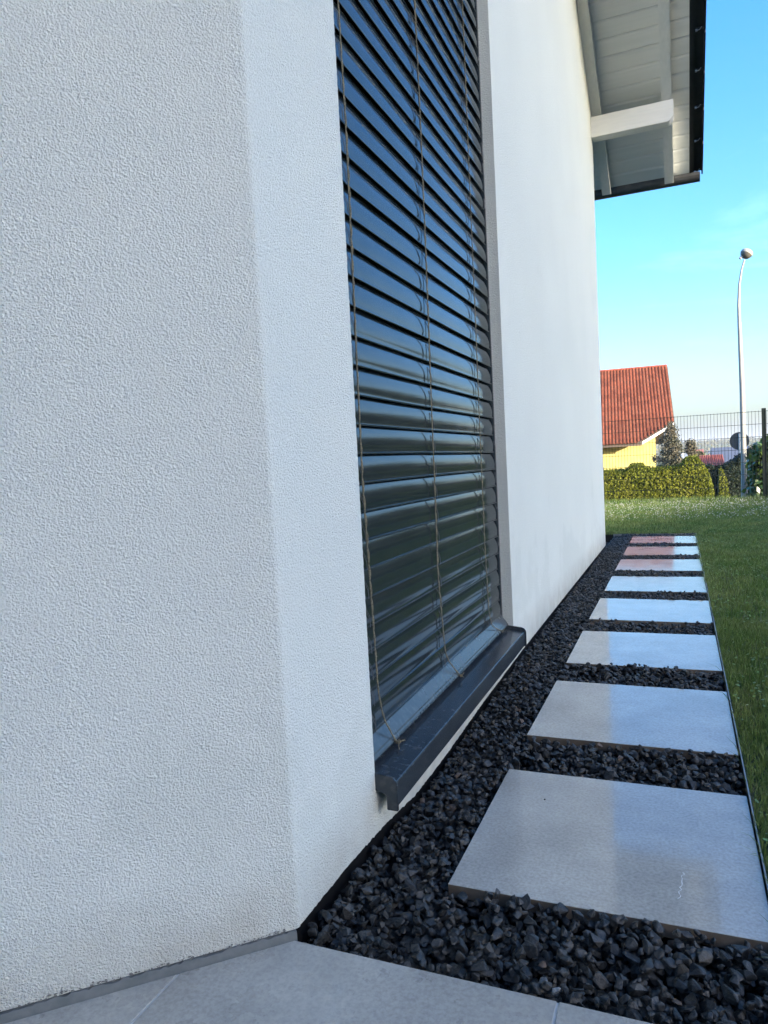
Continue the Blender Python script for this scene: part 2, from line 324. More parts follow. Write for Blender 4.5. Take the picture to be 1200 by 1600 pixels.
def field_mat():
    m = bpy.data.materials.new('meadow_and_fields'); m.use_nodes = True
    n = m.node_tree; p = n.nodes['Principled BSDF']; l = n.links.new; p.inputs['Roughness'].default_value = .95
    g = n.nodes.new('ShaderNodeNewGeometry'); s = n.nodes.new('ShaderNodeSeparateXYZ'); l(g.outputs['Position'], s.inputs[0])
    v = n.nodes.new('ShaderNodeTexVoronoi'); v.inputs['Scale'].default_value = 1.0
    q = n.nodes.new('ShaderNodeMapping'); q.inputs['Scale'].default_value = (1/190, 1/90, 0); q.inputs['Rotation'].default_value = (0, 0, .3)
    l(g.outputs['Position'], q.inputs[0]); l(q.outputs[0], v.inputs['Vector'])
    r = n.nodes.new('ShaderNodeValToRGB'); r.color_ramp.interpolation = 'CONSTANT'; e = r.color_ramp.elements
    e[0].position = 0; e[0].color = (.05, .085, .03, 1); e[1].position = .25; e[1].color = (.27, .24, .13, 1)
    for po, c in ((.42, (.07, .10, .035, 1)), (.6, (.30, .28, .18, 1)), (.72, (.025, .045, .02, 1)), (.86, (.12, .15, .05, 1))):
        k = e.new(po); k.color = c
    sp = n.nodes.new('ShaderNodeSeparateColor'); l(v.outputs['Color'], sp.inputs[0]); l(sp.outputs[0], r.inputs[0])
    a = n.nodes.new('ShaderNodeTexNoise'); a.inputs['Scale'].default_value = 6; a.inputs['Detail'].default_value = 8; l(g.outputs['Position'], a.inputs['Vector'])
    r2 = n.nodes.new('ShaderNodeValToRGB'); e = r2.color_ramp.elements
    e[0].position = .35; e[0].color = (.024, .042, .012, 1); e[1].position = .7; e[1].color = (.050, .062, .024, 1); l(a.outputs['Fac'], r2.inputs[0])
    mr = n.nodes.new('ShaderNodeMapRange'); mr.inputs['From Min'].default_value = 60; mr.inputs['From Max'].default_value = 140; l(s.outputs['Y'], mr.inputs['Value'])
    x = n.nodes.new('ShaderNodeMixRGB'); l(mr.outputs[0], x.inputs[0]); l(r2.outputs[0], x.inputs[1]); l(r.outputs[0], x.inputs[2]); l(x.outputs[0], p.inputs['Base Color'])
    b = n.nodes.new('ShaderNodeBump'); b.inputs['Strength'].default_value = .8; b.inputs['Distance'].default_value = .02
    a2 = n.nodes.new('ShaderNodeTexNoise'); a2.inputs['Scale'].default_value = 60; l(g.outputs['Position'], a2.inputs['Vector']); l(a2.outputs['Fac'], b.inputs['Height']); l(b.outputs[0], p.inputs['Normal'])
    return m
tag(link('ground', fast_mesh('ground', V2, faces, field_mat(), smooth=True)), kind='structure')
road = MB()
for a, b in ((-60, -20), (-20, 20), (20, 60)): road.box(a, b, 15.0, 18.2, -1.2, -.715)
tag(road.build('road', M_['asphalt']), kind='structure')

# ================================================================== the white house
house = empty('house', (XW, YC, 0), 'white stucco house with grey eaves rising beside the gravel strip', 'house')
house.matrix_world.translation = (0, 0, 0); house.location = (0, 0, 0)
W0, W1, H0, H1 = 1.50, 3.03, 0.118, 3.02           # window opening
def rag(n, amp): return [random.gauss(0, amp) for _ in range(n)]
mb = MB()
def ztop(y): return zr(y)-.0 if y >= YR else zr(YR)-SL*(YR-y)
# outer skin of the facade: strips with slightly ragged edges round the opening
def skin(y0, y1, z0, z1f, rag0=False, rag1=False, step=.006):
    z1f = z1f if callable(z1f) else (lambda y, c=z1f: c)
    if not (rag0 or rag1):
        mb.add([(XW, y0, z0), (XW, y1, z0), (XW, y1, z1f(y1)), (XW, y0, z1f(y0))], [(0, 1, 2, 3)]); return
    n = int((z1f(y0)-z0)/step); zs = np.linspace(z0, z1f(y0), n+1)
    A = [(XW, y0+(random.gauss(0, .0005) if rag0 and 0 < i < n else 0), z) for i, z in enumerate(zs)]
    B = [(XW, y1+(random.gauss(0, .0005) if rag1 and 0 < i < n else 0), z) for i, z in enumerate(zs)]
    dep = -.20
    for i in range(n):
        mb.add([A[i], B[i], B[i+1], A[i+1]], [(0, 1, 2, 3)])
        e = (B if rag1 else A)
        ye = y1 if rag1 else y0; a0, a1 = (XW-.004, ye, e[i][2]), (XW-.004, ye, e[i+1][2])
        mb.add([e[i], a0, a1, e[i+1]], [(0, 1, 2, 3)])
ZB = 0.018
def zbot(q): return float(np.interp(q, [1.117, 1.35, 1.55, 1.76, 2.05, 2.5, 3.2, 4.4, 7.2], [.020, .018, .006, -.018, -.018, -.004, .004, .001, -.010]))
rad = 0.007
skin(YC+rad, W0, H0, H1, rag1=True)
skin(W1, W1+.3, H0, H1, rag0=True)
skin(W1+.3, YE, H0, H1)
for ye in (W0, W1): mb.add([(XW-.004, ye, H0), (XW-.2, ye, H0), (XW-.2, ye, H1), (XW-.004, ye, H1)], [(0, 1, 2, 3)])
yb_ = np.arange(YC+rad, YE, .008); yb_ = np.append(yb_, YE)
zb_ = [zbot(q)+random.gauss(0, .0009) for q in yb_]; zb_[0] = zbot(YC)
for i in range(len(yb_)-1):
    mb.add([(XW, yb_[i], zb_[i]), (XW, yb_[i+1], zb_[i+1]), (XW, yb_[i+1], H0), (XW, yb_[i], H0)], [(0, 1, 2, 3)])
    mb.add([(XW, yb_[i], zb_[i]), (XW, yb_[i+1], zb_[i+1]), (XW-.02, yb_[i+1], zb_[i+1]), (XW-.02, yb_[i], zb_[i])], [(0, 1, 2, 3)])
skin(YC+rad, YR, H1, lambda y: ztop(y)); skin(YR, YE, H1, lambda y: ztop(y))
mb.add([(XW, W0, H1), (XW, W1, H1), (XW-.2, W1, H1), (XW-.2, W0, H1)], [(0, 1, 2, 3)])
mb.add([(XW, W0, H0), (XW, W1, H0), (XW-.2, W1, H0), (XW-.2, W0, H0)], [(0, 1, 2, 3)])
# rounded corner and the slanting wall
c = Vector((XW, YC, 0)); p0 = c+Vector((0, rad, 0)); p3 = c+LW*rad
cur = [p0]
for t in (.2, .4, .6, .8): cur.append((1-t)**2*p0+2*t*(1-t)*c+t*t*p3)
cur += [p3, c+LW*2.9]
for a, b in zip(cur[:-1], cur[1:]):
    mb.add([(a.x, a.y, ZB), (b.x, b.y, ZB), (b.x, b.y, ztop(b.y)), (a.x, a.y, ztop(a.y))], [(0, 1, 2, 3)])
e = cur[-1]
mb.add([(e.x, e.y, ZB), (-9, e.y, ZB), (-9, e.y, ztop(e.y)), (e.x, e.y, ztop(e.y))], [(0, 1, 2, 3)])
mb.add([(-9, e.y, ZB), (-9, YE, ZB), (-9, YE, ztop(YE)), (-9, YR, ztop(YR)), (-9, e.y, ztop(e.y))], [(0, 1, 2, 3, 4)])
mb.add([(XW, YE, ZB), (-9, YE, ZB), (-9, YE, ztop(YE)), (XW, YE, ztop(YE))], [(0, 1, 2, 3)])
wall = link('wall', mb.mesh('wall', M_['stucco']), house)
for poly in wall.data.polygons:
    pass
base = MB().prism([(-8.9, YC+.03), (XW-.006, YC+.004), (XW-.006, YE-.01), (-8.9, YE-.01)], 'z', -.25, ZB+.03)
base.build('base_membrane', M_['black'], house)
b2 = MB()
q0 = c+Vector((0, .0, 0)); n2 = Vector((LW.y, -LW.x, 0))   # outward side of slanting wall
n2 = -n2 if n2.dot(Vector((1, -1, 0))) < 0 else n2
def strip(a, b, out, z0, z1, th, name, m, ragged=0, seg=1):
    mb2 = MB(); n = seg
    for i in range(n+1):
        t = i/n; P = a.lerp(b, t); zt = z1+(random.uniform(-ragged, ragged) if ragged else 0)
        mb2.v += [tuple(P+out*th)[:2]+(z0,), tuple(P+out*(th-.002))[:2]+(zt,), tuple(P-out*.03)[:2]+(zt,)]
    for i in range(n):
        k = i*3; mb2.f += [(k, k+3, k+4, k+1), (k+1, k+4, k+5, k+2)]
    return mb2.build(name, m, house)
strip(c+Vector((0, 0, 0))+LW*.004, c+LW*2.85, n2, -.01, .0155, .004, 'base_seal', M_['seal'], .0022, 420)
# flakes of sealant left on the plaster just above the seal
fl = MB()
for _ in range(230):
    s = random.random()**1.3*1.1+.02; zc = .0185+abs(random.gauss(0, .0035)); r = random.uniform(.001, .0028)
    P = c+LW*s+n2*.0022; k = random.randint(4, 6); a0 = random.random()*6
    vs = [P+LW*(math.cos(a0+j*6.283/k)*r*random.uniform(.5, 1.7))+Vector((0, 0, zc+math.sin(a0+j*6.283/k)*r*random.uniform(.4, 1))) for j in range(k)]
    fl.add(vs, [tuple(range(k))])
tag(fl.build('sealant_flakes', M_['flake'], house), kind='stuff')

# window with glass behind the blind
win = MB()
win.box(-.875, -.84, W0, W1, H0+.05, H0+.12); win.box(-.875, -.84, W0, W1, H1-.07, H1)
win.box(-.875, -.84, W0, W0+.07, H0+.12, H1-.07); win.box(-.875, -.84, W1-.07, W1, H0+.12, H1-.07)
wf = win.build('window', M_['rail'], house)
MB().box(-.862, -.856, W0+.07, W1-.07, H0+.12, H1-.07).build('pane', M_['glass'], wf)

# window sill with end caps
sill = MB()
top = [(-.86, .158), (-.640, .1318), (-.6305, .1306), (-.6290, .1290), (-.6285, .127), (-.6285, .076), (-.640, .075), (-.640, .0735), (-.6275, .0735), (-.6268, .0745), (-.6268, .128), (-.6280, .1318), (-.6300, .1332), (-.640, .1345), (-.86, .1605)]
sill.prism(top, 'y', W0+.006, W1-.006)
so_ = sill.build('window_sill', M_['sill'], house)
for y0 in (W0-.001, W1-.007):
    cap = MB()
    prof_ = [(-.74, .128), (-.74, .160), (-.655, .1500), (-.642, .1485), (-.632, .1445), (-.625, .137), (-.6225, .127), (-.6225, .067), (-.650, .067), (-.650, .098), (-.655, .104), (-.668, .108), (-.68, .110)]
    cap.prism(prof_, 'y', y0, y0+.008)
    cap.build('end_cap', M_['sill'], so_, bevel=.0012)

# purlin, rafters, soffit boards, verge, gutter
pz0, pz1 = 3.762, 3.945
mbp = MB(); mbp.prism([(XW-.2, pz0), (-.020, pz0), (-.006, pz0+.010), (.022, pz0+.046), (.025, pz0+.06), (.025, pz1), (XW-.2, pz1)], 'y', 7.075, 7.195)
mbp.build('purlin', M_['white_wood'], house, bevel=.003)
RH = .125
for xa, xb in ((-.6765, -.589), (-.072, .014)):
    rf = MB(); ya, yb = YR, 8.06
    z = lambda y: 3.97+SL*(7.2-y)
    rf.prism([(ya, z(ya)), (yb-.03, z(yb-.03)), (yb, z(yb)+.025), (yb, z(yb)+RH), (ya, z(ya)+RH)], 'x', xa, xb)
    rf.build('rafter', M_['rafter'], house, bevel=.003)
bp = .145; k = 0; y = 8.10
board_me = None
cs = 1/math.sqrt(1+SL*SL)
while y-bp > YR:
    y0, y1 = y-bp, y
    outer = y0 > YE-.02
    key = 'long' if outer else 'short'
    x0 = -8.9 if outer else XW+.002
    zt = lambda yy: 3.97+RH+SL*(7.2-yy)
    gp = .0065
    m_ = MB().prism([(y0+gp, zt(y0+gp)+.004), (y0+gp*2.8, zt(y0+gp*2.8)-.003), (y1-gp*.2-.002, zt(y1-gp)-.003), (y1-gp*.2, zt(y1)+.003), (y1-gp*.2, zt(y1)+.016), (y0+gp, zt(y0)+.016)], 'x', x0, .16)
    m_.build('soffit_board', M_['board'], house)
    y -= bp; k += 1
mr_ = MB(); zt = lambda yy: 3.97+RH+.0165+SL*(7.2-yy)
mr_.prism([(YR-.2, zt(YR-.2)), (8.12, zt(8.12)), (8.12, zt(8.12)+.10), (YR-.2, zt(YR-.2)+.10)], 'x', -9.1, .158)
mr_.prism([(YR-.2, zt(YR-.2)+.02), (YR-.2, zt(YR-.2)+.10), (-3.2, zt(YR)+.10-SL*5.2), (-3.2, zt(YR)-SL*5.2)], 'x', -9.1, .158)
mr_.build('roof_deck', M_['verge'], house)
vg = MB(); zt = lambda yy: 3.97+RH+SL*(7.2-yy)
vg.prism([(YR, zt(YR)-.004), (8.11, zt(8.11)-.004), (8.20, zt(8.11)-.004), (8.20, zt(8.20)+.16), (YR, zt(YR)+.16)], 'x', .1605, .182)
vg.prism([(YR, zt(YR)+.035), (8.20, zt(8.20)+.035), (8.20, zt(8.20)+.06), (YR, zt(YR)+.06)], 'x', .1825, .205)
vg.build('verge_board', M_['verge'], house)
# verge tiles step down the slope, each held by a small clip
tp = .335; yv = 8.225
tl = MB(); zz = lambda yy: SL*(0-yy)
tl.prism([(0, .012), (.37, .012+SL*-.37+.022), (.37, .034+SL*-.37+.022), (.10, .040+SL*-.10), (0, .03)], 'x', 0, .088)
tl.prism([(0, -.035), (.37, -.035+SL*-.37+.03), (.37, .012+SL*-.37+.022), (0, .012)], 'x', .074, .088)
tme = tl.mesh('roof_tile', M_['tile_black'], bevel=.003, seg=1)
cl = MB().tube([(0, 0, 0), (.03, -.01, .0), (.045, -.012, .02)], .0035, 5).box(-.004, .012, -.016, .006, -.006, .006)
cme = cl.mesh('clip', M_['steel'])
while yv > YR+.3:
    y0 = yv-.37
    o = link('roof_tile', tme, house, (.20, y0, zt(y0)+.075))
    link('clip', cme, o, (.012, .345, -.165+.0))
    yv -= tp
# the tiled surface above, seen only as a black edge
tv = MB(); z5 = lambda yy: zt(yy)+.118
for i in range(18):
    ya = 8.16-tp*(i+1); yb = 8.16-tp*i
    if ya < YR-.1: break
    tv.prism([(ya, z5(ya)), (yb+.03, z5(yb)+.014), (yb+.03, z5(yb)+.036), (ya, z5(ya)+.03)], 'x', -9.1, .2)
tag(tv.build('tile_courses', M_['tile_black'], house), kind='stuff')
gt = MB(); zg = zt(8.10)+.0; N_ = 10
outer_ = [(8.175+.075*math.cos(a), zg-.0+.075*math.sin(a)) for a in np.linspace(math.pi, 2*math.pi, N_)]
inner_ = [(8.175+.071*math.cos(a), zg-.0+.071*math.sin(a)) for a in np.linspace(2*math.pi, math.pi, N_)]
for i in range(N_-1):
    gt.prism([outer_[i], outer_[i+1], inner_[N_-2-i], inner_[N_-1-i]], 'x', -9.1, .255)
go = gt.build('gutter', M_['zinc'], house, smooth=True)
MB().prism(outer_, 'x', .2552, .259).build('end_cap', M_['zinc'], go)
MB().prism([(8.105, zt(8.1)-.02), (8.118, zt(8.1)-.02), (8.118, zt(8.1)+.1), (8.105, zt(8.1)+.1)], 'x', -9, .16).build('fascia', M_['verge'], house)

# ================================================================== venetian blind
blind = empty('venetian_blind', (-.74, (W0+W1)/2, .16), 'closed anthracite venetian blind covering the tall window', 'blind')
bl = Vector(blind.location)
CY = (1.612, 2.192, 2.768)
Yb0, Yb1 = W0+.010, W1-.022
pts = []; nA = 12; th0, th1 = R(-9), R(25); arcR = .0805/(th1-th0)
a_ = 0.0; px_, pz_ = 0.0, -.0385
pts.append((px_, pz_))
for i in range(nA):
    th = th0+(th1-th0)*(i+.5)/nA; ds = arcR*(th1-th0)/nA
    px_ -= ds*math.sin(th); pz_ += ds*math.cos(th); pts.append((px_, pz_))
tk = .0010
def slat_mesh(seed, tilt=0.0, half_close=0.0):
    r_ = random.Random(seed); ph = [r_.uniform(0, 6.28) for _ in range(6)]; ncols = 90
    V = []; yy = np.linspace(Yb0, Yb1, ncols)
    # front bead + arc front + top bead, then back
    fr = [(.0005, -.0405), (.0024, -.0410), (.0036, -.0396), (.0034, -.0374), (.0014, -.0362)] + [(q[0], q[1]) for q in pts[1:-1]]
    lx, lz = pts[-1]
    fr += [(lx+.0012, lz-.001), (lx+.0010, lz+.0012), (lx-.0014, lz+.0010)]
    bk = [(q[0]-tk*1.6, q[1]) for q in pts[1:-1]][::-1]+[(-.0012, -.037)]
    prof2 = fr+bk; n = len(prof2)
    ct, st_ = math.cos(tilt), math.sin(tilt)
    for yv_ in yy:
        dent = sum(math.exp(-((yv_-cy)/.011)**2)+.35*math.exp(-((yv_-cy)/.045)**2) for cy in CY)
        wob = .0004*math.sin(yv_*5+ph[0])+.00008*math.sin(yv_*17+ph[1])+.00005*math.sin(yv_*43+ph[2])
        tw = R(.22)*math.sin(yv_*2.2+ph[3])+R(.07)*math.sin(yv_*9+ph[4])+R(.03)*math.sin(yv_*23+ph[5])
        sag = .0008*math.sin((yv_-Yb0)/(Yb1-Yb0)*math.pi*2+ph[1])
        for (x_, z_) in prof2:
            k_ = max(0, (z_+.04)/.08)
            x2 = x_*ct-z_*math.sin(tilt+tw); z2 = z_*ct+x_*math.sin(tilt+tw)
            V.append((x2+wob-.0005*dent*k_, yv_, z2+sag))
    Fc = [(j*n+i, (j+1)*n+i, (j+1)*n+(i+1) % n, j*n+(i+1) % n) for j in range(ncols-1) for i in range(n)]
    me = bpy.data.meshes.new('slat'); me.from_pydata(V, [], Fc+[tuple(range(n)), tuple(range((ncols-1)*n, ncols*n))[::-1]])
    bm = bmesh.new(); bm.from_mesh(me); bmesh.ops.recalc_face_normals(bm, faces=bm.faces); bm.to_mesh(me); bm.free()
    me.materials.append(M_['slat'])
    me.polygons.foreach_set('use_smooth', [True]*len(me.polygons)); me.set_sharp_from_angle(angle=R(50))
    return me
variants = [slat_mesh(s, tilt=R(t)) for s, t in ((1, 0), (2, .8), (3, -.7), (4, .4), (5, -.3), (6, 1.2), (8, -.9), (9, .2), (10, .2), (12, -.6), (13, .5), (14, -.3))]
zs_ = .245; ns = 0; pitch = .0716; slat_z = []
rr = random.Random(5); last = -1
while zs_ < H1-.02:
    vi = rr.choice([i for i in range(8) if i != last]) if zs_ > .66 else rr.choice([i for i in range(8, 12) if i != last]); last = vi
    xo = -.7255+rr.uniform(-.0006, .0006)
    if ns < 5: xo -= .0022*(ns % 2)
    o = link('slat', variants[vi], blind, (xo-bl.x, -bl.y, zs_-bl.z)); slat_z.append(zs_)
    zs_ += pitch*(.93 if ns < 4 else 1.0); ns += 1
rl = MB()
rp_ = [(-.752, .196), (-.744, .213), (-.737, .2145), (-.731, .2105), (-.7015, .1735), (-.7000, .1705), (-.6965, .1660), (-.6945, .1625), (-.6955, .1580), (-.7000, .1555), (-.7060, .1570), (-.7075, .1600), (-.748, .166)]
rl.prism([(a-bl.x, b-bl.z) for a, b in rp_], 'y', Yb0-bl.y, Yb1+.004-bl.y)
rl.build('bottom_rail', M_['rail'], blind)
for ya, yb in ((W0+.001, W0+.012), (W1-.019, W1-.001)):
    g = MB(); g.box(-.775-bl.x, -.7215-bl.x, ya-bl.y, yb-bl.y, .162-bl.z, H1-.002-bl.z)
    g.build('guide_rail', M_['rail'], blind, bevel=.0015)
# thin ladder cords threaded beside every slat
for cy in CY:
    lc = MB()
    for z_ in slat_z:
        lc.tube([(-.7185-bl.x, cy+.001-bl.y, z_-.040-bl.z), (-.7175-bl.x, cy-.004-bl.y, z_-.018-bl.z), (-.7245-bl.x, cy-.011-bl.y, z_+.008-bl.z), (-.737-bl.x, cy-.018-bl.y, z_+.030-bl.z)], .0007, 5)
        lc.tube([(-.7185-bl.x, cy+.003-bl.y, z_-.040-bl.z), (-.7180-bl.x, cy+.000-bl.y, z_-.012-bl.z), (-.7270-bl.x, cy-.007-bl.y, z_+.014-bl.z), (-.738-bl.x, cy-.012-bl.y, z_+.031-bl.z)], .0006, 5)
    lc.build('ladder_cord', M_['cord'], blind)

# twine tied down the front of the blind
def twine(name, path, knot, label, seed, tail):
    r_ = random.Random(seed); P = [Vector(p) for p in path]
    seg = [(P[i+1]-P[i]).length for i in range(len(P)-1)]; tot = sum(seg); n = int(tot/.006)
    pos = []
    for i in range(n+1):
        d = tot*i/n; j = 0
        while j < len(seg)-1 and d > seg[j]: d -= seg[j]; j += 1
        pos.append(P[j].lerp(P[j+1], min(1, d/seg[j])))
    # smooth the path so the twine bends rather than kinks
    for _ in range(6):
        pos = [pos[0]]+[(pos[i-1]+pos[i]*2+pos[i+1])/4 for i in range(1, n)]+[pos[-1]]
    root = empty(name, tuple(P[-1]), label, 'twine', 'lengths of twine tied over the blind')
    rl_ = Vector(P[-1]); mb = MB()
    for s in (0, math.pi):
        q = []
        for i, p in enumerate(pos):
            a = i*.006/.085*6.283+s+.8*math.sin(i*.02+seed); amp = .0026+.0011*math.sin(i*.045+seed)
            q.append(p-rl_+Vector((abs(math.cos(a))*amp*.5, math.cos(a)*amp, 0)))
        mb.tube(q, .0016, 6)
    for i in range(0, n, 7):       # loose fibres
        p = pos[i]-rl_; d = Vector((r_.uniform(0, 1), r_.uniform(-1, 1), r_.uniform(-1.2, .6)))*.005
        mb.tube([p, p+d*.6, p+d+Vector((0, 0, -.001))], .0003, 3, cap=False)
    mb.build('strand', M_['twine'], root, smooth=True)
    kb = MB(); K = Vector(knot)-rl_
    for j in range(7):
        a0 = r_.uniform(0, 6.28); nrm = Vector((r_.gauss(0, 1), r_.gauss(0, 1), r_.gauss(0, 1))).normalized()
        u_ = nrm.orthogonal().normalized(); v_ = nrm.cross(u_); rad_ = r_.uniform(.0035, .0065)
        kb.tube([K+(u_*math.cos(a0+t*1.0)+v_*math.sin(a0+t*1.0)*.7)*rad_+nrm*.0006*t for t in range(6)], .0014, 5)
    for dx, dy, dz in tail:
        q = [K]; 
        for t in range(1, 7): q.append(K+Vector((dx*t/6+r_.gauss(0, .0008), dy*t/6+r_.gauss(0, .0008), dz*(t/6)**1.5)))
        kb.tube(q, [.0014]*5+[.0011, .0008], 5)
    kb.build('knot', M_['twine'], root, smooth=True)
twine('blind_twine', [(-.7165, 1.606, 3.0), (-.7155, 1.614, 1.96), (-.715, 1.618, 1.67), (-.715, 1.604, .83), (-.714, 1.630, .30), (-.711, 1.648, .228), (-.692, 1.676, .160)],
      (-.688, 1.684, .156), 'twine nearest the slanting wall, its frayed knot hanging over the bottom rail', 3, [(.010, .022, -.004), (.004, -.010, -.018), (.014, .012, .004)])
twine('blind_twine', [(-.7165, 2.180, 3.0), (-.715, 2.186, 2.28), (-.715, 2.190, 1.90), (-.715, 2.151, .51), (-.714, 2.185, .26), (-.711, 2.205, .225), (-.694, 2.262, .163)],
      (-.690, 2.268, .159), 'middle twine of three down the dark blind, knotted over the bottom rail', 9, [(.008, .018, .006), (.006, .008, -.008)])
twine('blind_twine', [(-.7165, 2.768, 3.0), (-.715, 2.762, 2.60), (-.715, 2.756, 2.13), (-.715, 2.748, .54), (-.714, 2.765, .27), (-.710, 2.790, .205), (-.696, 2.880, .165)],
      (-.692, 2.888, .163), 'twine farthest along the blind, beside the window reveal with a small tight knot', 15, [(.006, .012, .004)])

# ================================================================== patio
patio = empty('patio', (0, 0, 0), None, None); tag(patio, kind='structure')
for kx in ('label', 'category'):
    if kx in patio: del patio[kx]
j0, jp = -.8335, .6335
gapt = .0042
def clip_poly(poly, n, d):
    out = []
    for i in range(len(poly)):
        a, b = poly[i], poly[(i+1) % len(poly)]; fa, fb = n[0]*a[0]+n[1]*a[1]-d, n[0]*b[0]+n[1]*b[1]-d
        if fa >= 0: out.append(a)
        if fa*fb < 0: t = fa/(fa-fb); out.append((a[0]+t*(b[0]-a[0]), a[1]+t*(b[1]-a[1])))
    return out
dwall = n2.x*c.x+n2.y*c.y+.0045
for ix in range(-4, 5):
    for iy in range(0, 4):
        xa, xb = j0+ix*jp+gapt/2, j0+(ix+1)*jp-gapt/2
        yb = 1.107-iy*jp; ya = yb-jp+gapt
        poly = clip_poly([(xa, ya), (xb, ya), (xb, yb), (xa, yb)], (n2.x, n2.y), dwall)
        if len(poly) < 3: continue
        MB().prism(poly, 'z', -.02, 0).build('tile', M_['patio'], patio, bevel=.0008, seg=1)
gr = MB()
gr.add([(-4, -2, -.0022), (3, -2, -.0022), (3, 1.1065, -.0022), (-4, 1.1065, -.0022)], [(0, 1, 2, 3)])
gr.add([(-.9, 1.1065, -.12), (3, 1.1065, -.12), (3, 1.1065, -.0022), (-.9, 1.1065, -.0022)], [(0, 1, 2, 3)])
g_ = gr.build('grout', M_['grout'], patio)

# ================================================================== gravel strip with slabs
XL, XR_ = -.4637, .1363; Y0s, DS, LS = 1.3645, .8428, .5833
bed = MB().add([(XW-.29, 1.107, -.085), (.1425, 1.107, -.085), (.1425, 8.09, -.085), (XW-.29, 8.09, -.085)], [(0, 1, 2, 3)])
bed.add([(.1425, 1.107, -.085), (.1425, 8.09, -.085), (.1425, 8.09, -.004), (.1425, 1.107, -.004)], [(0, 1, 2, 3)])
bed.add([(XW-.29, 8.09, -.085), (.1425, 8.09, -.085), (.1425, 8.09, -.004), (XW-.29, 8.09, -.004)], [(0, 1, 2, 3)])
tag(bed.build('gravel_bed', M_['bed']), kind='structure')
tag(MB().box(.1400, .1432, 1.107, 8.085, -.08, .0035).box(XW, .1432, 8.085, 8.088, -.08, .002).build('edging', M_['edging']), kind='structure')
ords = ['nearest large porcelain slab, with a pale crack line and a black speck on it',
        'second porcelain slab from the patio, half reflecting the sky',
        'third porcelain slab from the patio, level with the far end of the window sill',
        'fourth porcelain slab from the patio, just past the window sill',
        'fifth porcelain slab from the patio, faint fence pattern mirrored in it',
        'sixth porcelain slab from the patio, third from the far end of the row',
        'second slab from the far end, mirroring the red tiled roof in its left half',
        'farthest small-looking slab of the row, touching the lawn end and mirroring red tiles']
for i in range(8):
    y0 = Y0s+i*DS; rz = R(random.uniform(-.25, .25))
    m_ = MB().box(-.3, .3, -LS/2, LS/2, -.028, 0).mesh('stepping_slab', [M_['slab'], M_['slab_side']], bevel=.001, seg=1)
    for pl in m_.polygons: pl.material_index = 0 if pl.normal.z > .5 else 1
    o = link('stepping_slab', m_, None, ((XL+XR_)/2, y0+LS/2, random.uniform(-.001, .0)), (R(random.uniform(-.12, .12)), R(random.uniform(-.12, .12)), rz))
    tag(o, ords[i], 'paving slab', 'porcelain slabs laid in the black gravel')
    if i == 0: slab1 = o
# hairline crack filled with pale residue on the first slab
ck = MB(); pth = []; yv = 1.545
while yv > 1.447:
    pth.append((-.012+random.uniform(-.003, .003)-(1.545-yv)*.10, yv)); yv -= random.uniform(.004, .009)
for a, b in zip(pth[:-1], pth[1:]):
    w_ = random.uniform(.0003, .0009)
    ck.add([(a[0]-w_, a[1], .0006), (a[0]+w_, a[1], .0006), (b[0]+w_, b[1], .0006), (b[0]-w_, b[1], .0006)], [(0, 1, 2, 3)])
cko = ck.build('crack_line', M_['dish'], None)
cko.parent = slab1; cko.matrix_parent_inverse = Matrix.Translation(slab1.location).inverted()

# stones: convex hulls of random points, dropped onto a height field
def stone_variant(r_, npts=13):
    bm = bmesh.new()
    ax = Vector((1, r_.uniform(.68, .95), r_.uniform(.5, .8)))
    for _ in range(npts):
        d = Vector((r_.gauss(0, 1), r_.gauss(0, 1), r_.gauss(0, 1))).normalized()*r_.uniform(.82, 1.08)
        bm.verts.new((d.x*ax.x, d.y*ax.y, d.z*ax.z))
    res = bmesh.ops.convex_hull(bm, input=bm.verts)
    bmesh.ops.delete(bm, geom=[v for v in bm.verts if not v.link_faces], context='VERTS')
    bmesh.ops.bevel(bm, geom=list(bm.edges)+list(bm.verts), offset=.07, segments=1, affect='EDGES', clamp_overlap=True)
    bmesh.ops.triangulate(bm, faces=bm.faces)
    me = bpy.data.meshes.new('t'); bm.to_mesh(me); bm.free()
    v = np.array([q.co[:] for q in me.vertices]); f = np.array([q.vertices[:] for q in me.polygons]); bpy.data.meshes.remove(me)
    return v, f
vr = random.Random(11); var = [stone_variant(vr, vr.choice((11, 13, 15))) for _ in range(36)]
cell = .005; gx0, gx1, gy0, gy1 = XW, .138, 1.108, 8.08
nxg, nyg = int((gx1-gx0)/cell)+1, int((gy1-gy0)/cell)+1
H = np.full((nyg, nxg), -.075, np.float32)
blocked = np.zeros_like(H, bool)
for i in range(8):
    ya, yb = Y0s+i*DS, Y0s+i*DS+LS
    blocked[int((ya-gy0)/cell):int((yb-gy0)/cell)+1, int((XL-gx0)/cell):int((XR_-gx0)/cell)+2] = True
for it in range(4):
    nbk = blocked.copy() if it == 0 else nbk
    nbk = nbk | np.roll(nbk, 1, 0) | np.roll(nbk, -1, 0) | np.roll(nbk, 1, 1) | np.roll(nbk, -1, 1)
nbk[:, :6] = True; nbk[:3] = True; nbk[:, -4:] = True
H[nbk] = -.046
H[blocked] = .03
Vs, Fs, Ms = [], [], []; off = 0
def rot_mats(n):
    q = rng.normal(size=(n, 4)); q /= np.linalg.norm(q, axis=1)[:, None]; w_, x, y, z = q.T
    return np.stack([np.stack([1-2*(y*y+z*z), 2*(x*y-z*w_), 2*(x*z+y*w_)], -1), np.stack([2*(x*y+z*w_), 1-2*(x*x+z*z), 2*(y*z-x*w_)], -1), np.stack([2*(x*z-y*w_), 2*(y*z+x*w_), 1-2*(x*x+y*y)], -1)], 1)
NT = 64000; RM = rot_mats(NT); placed = 0
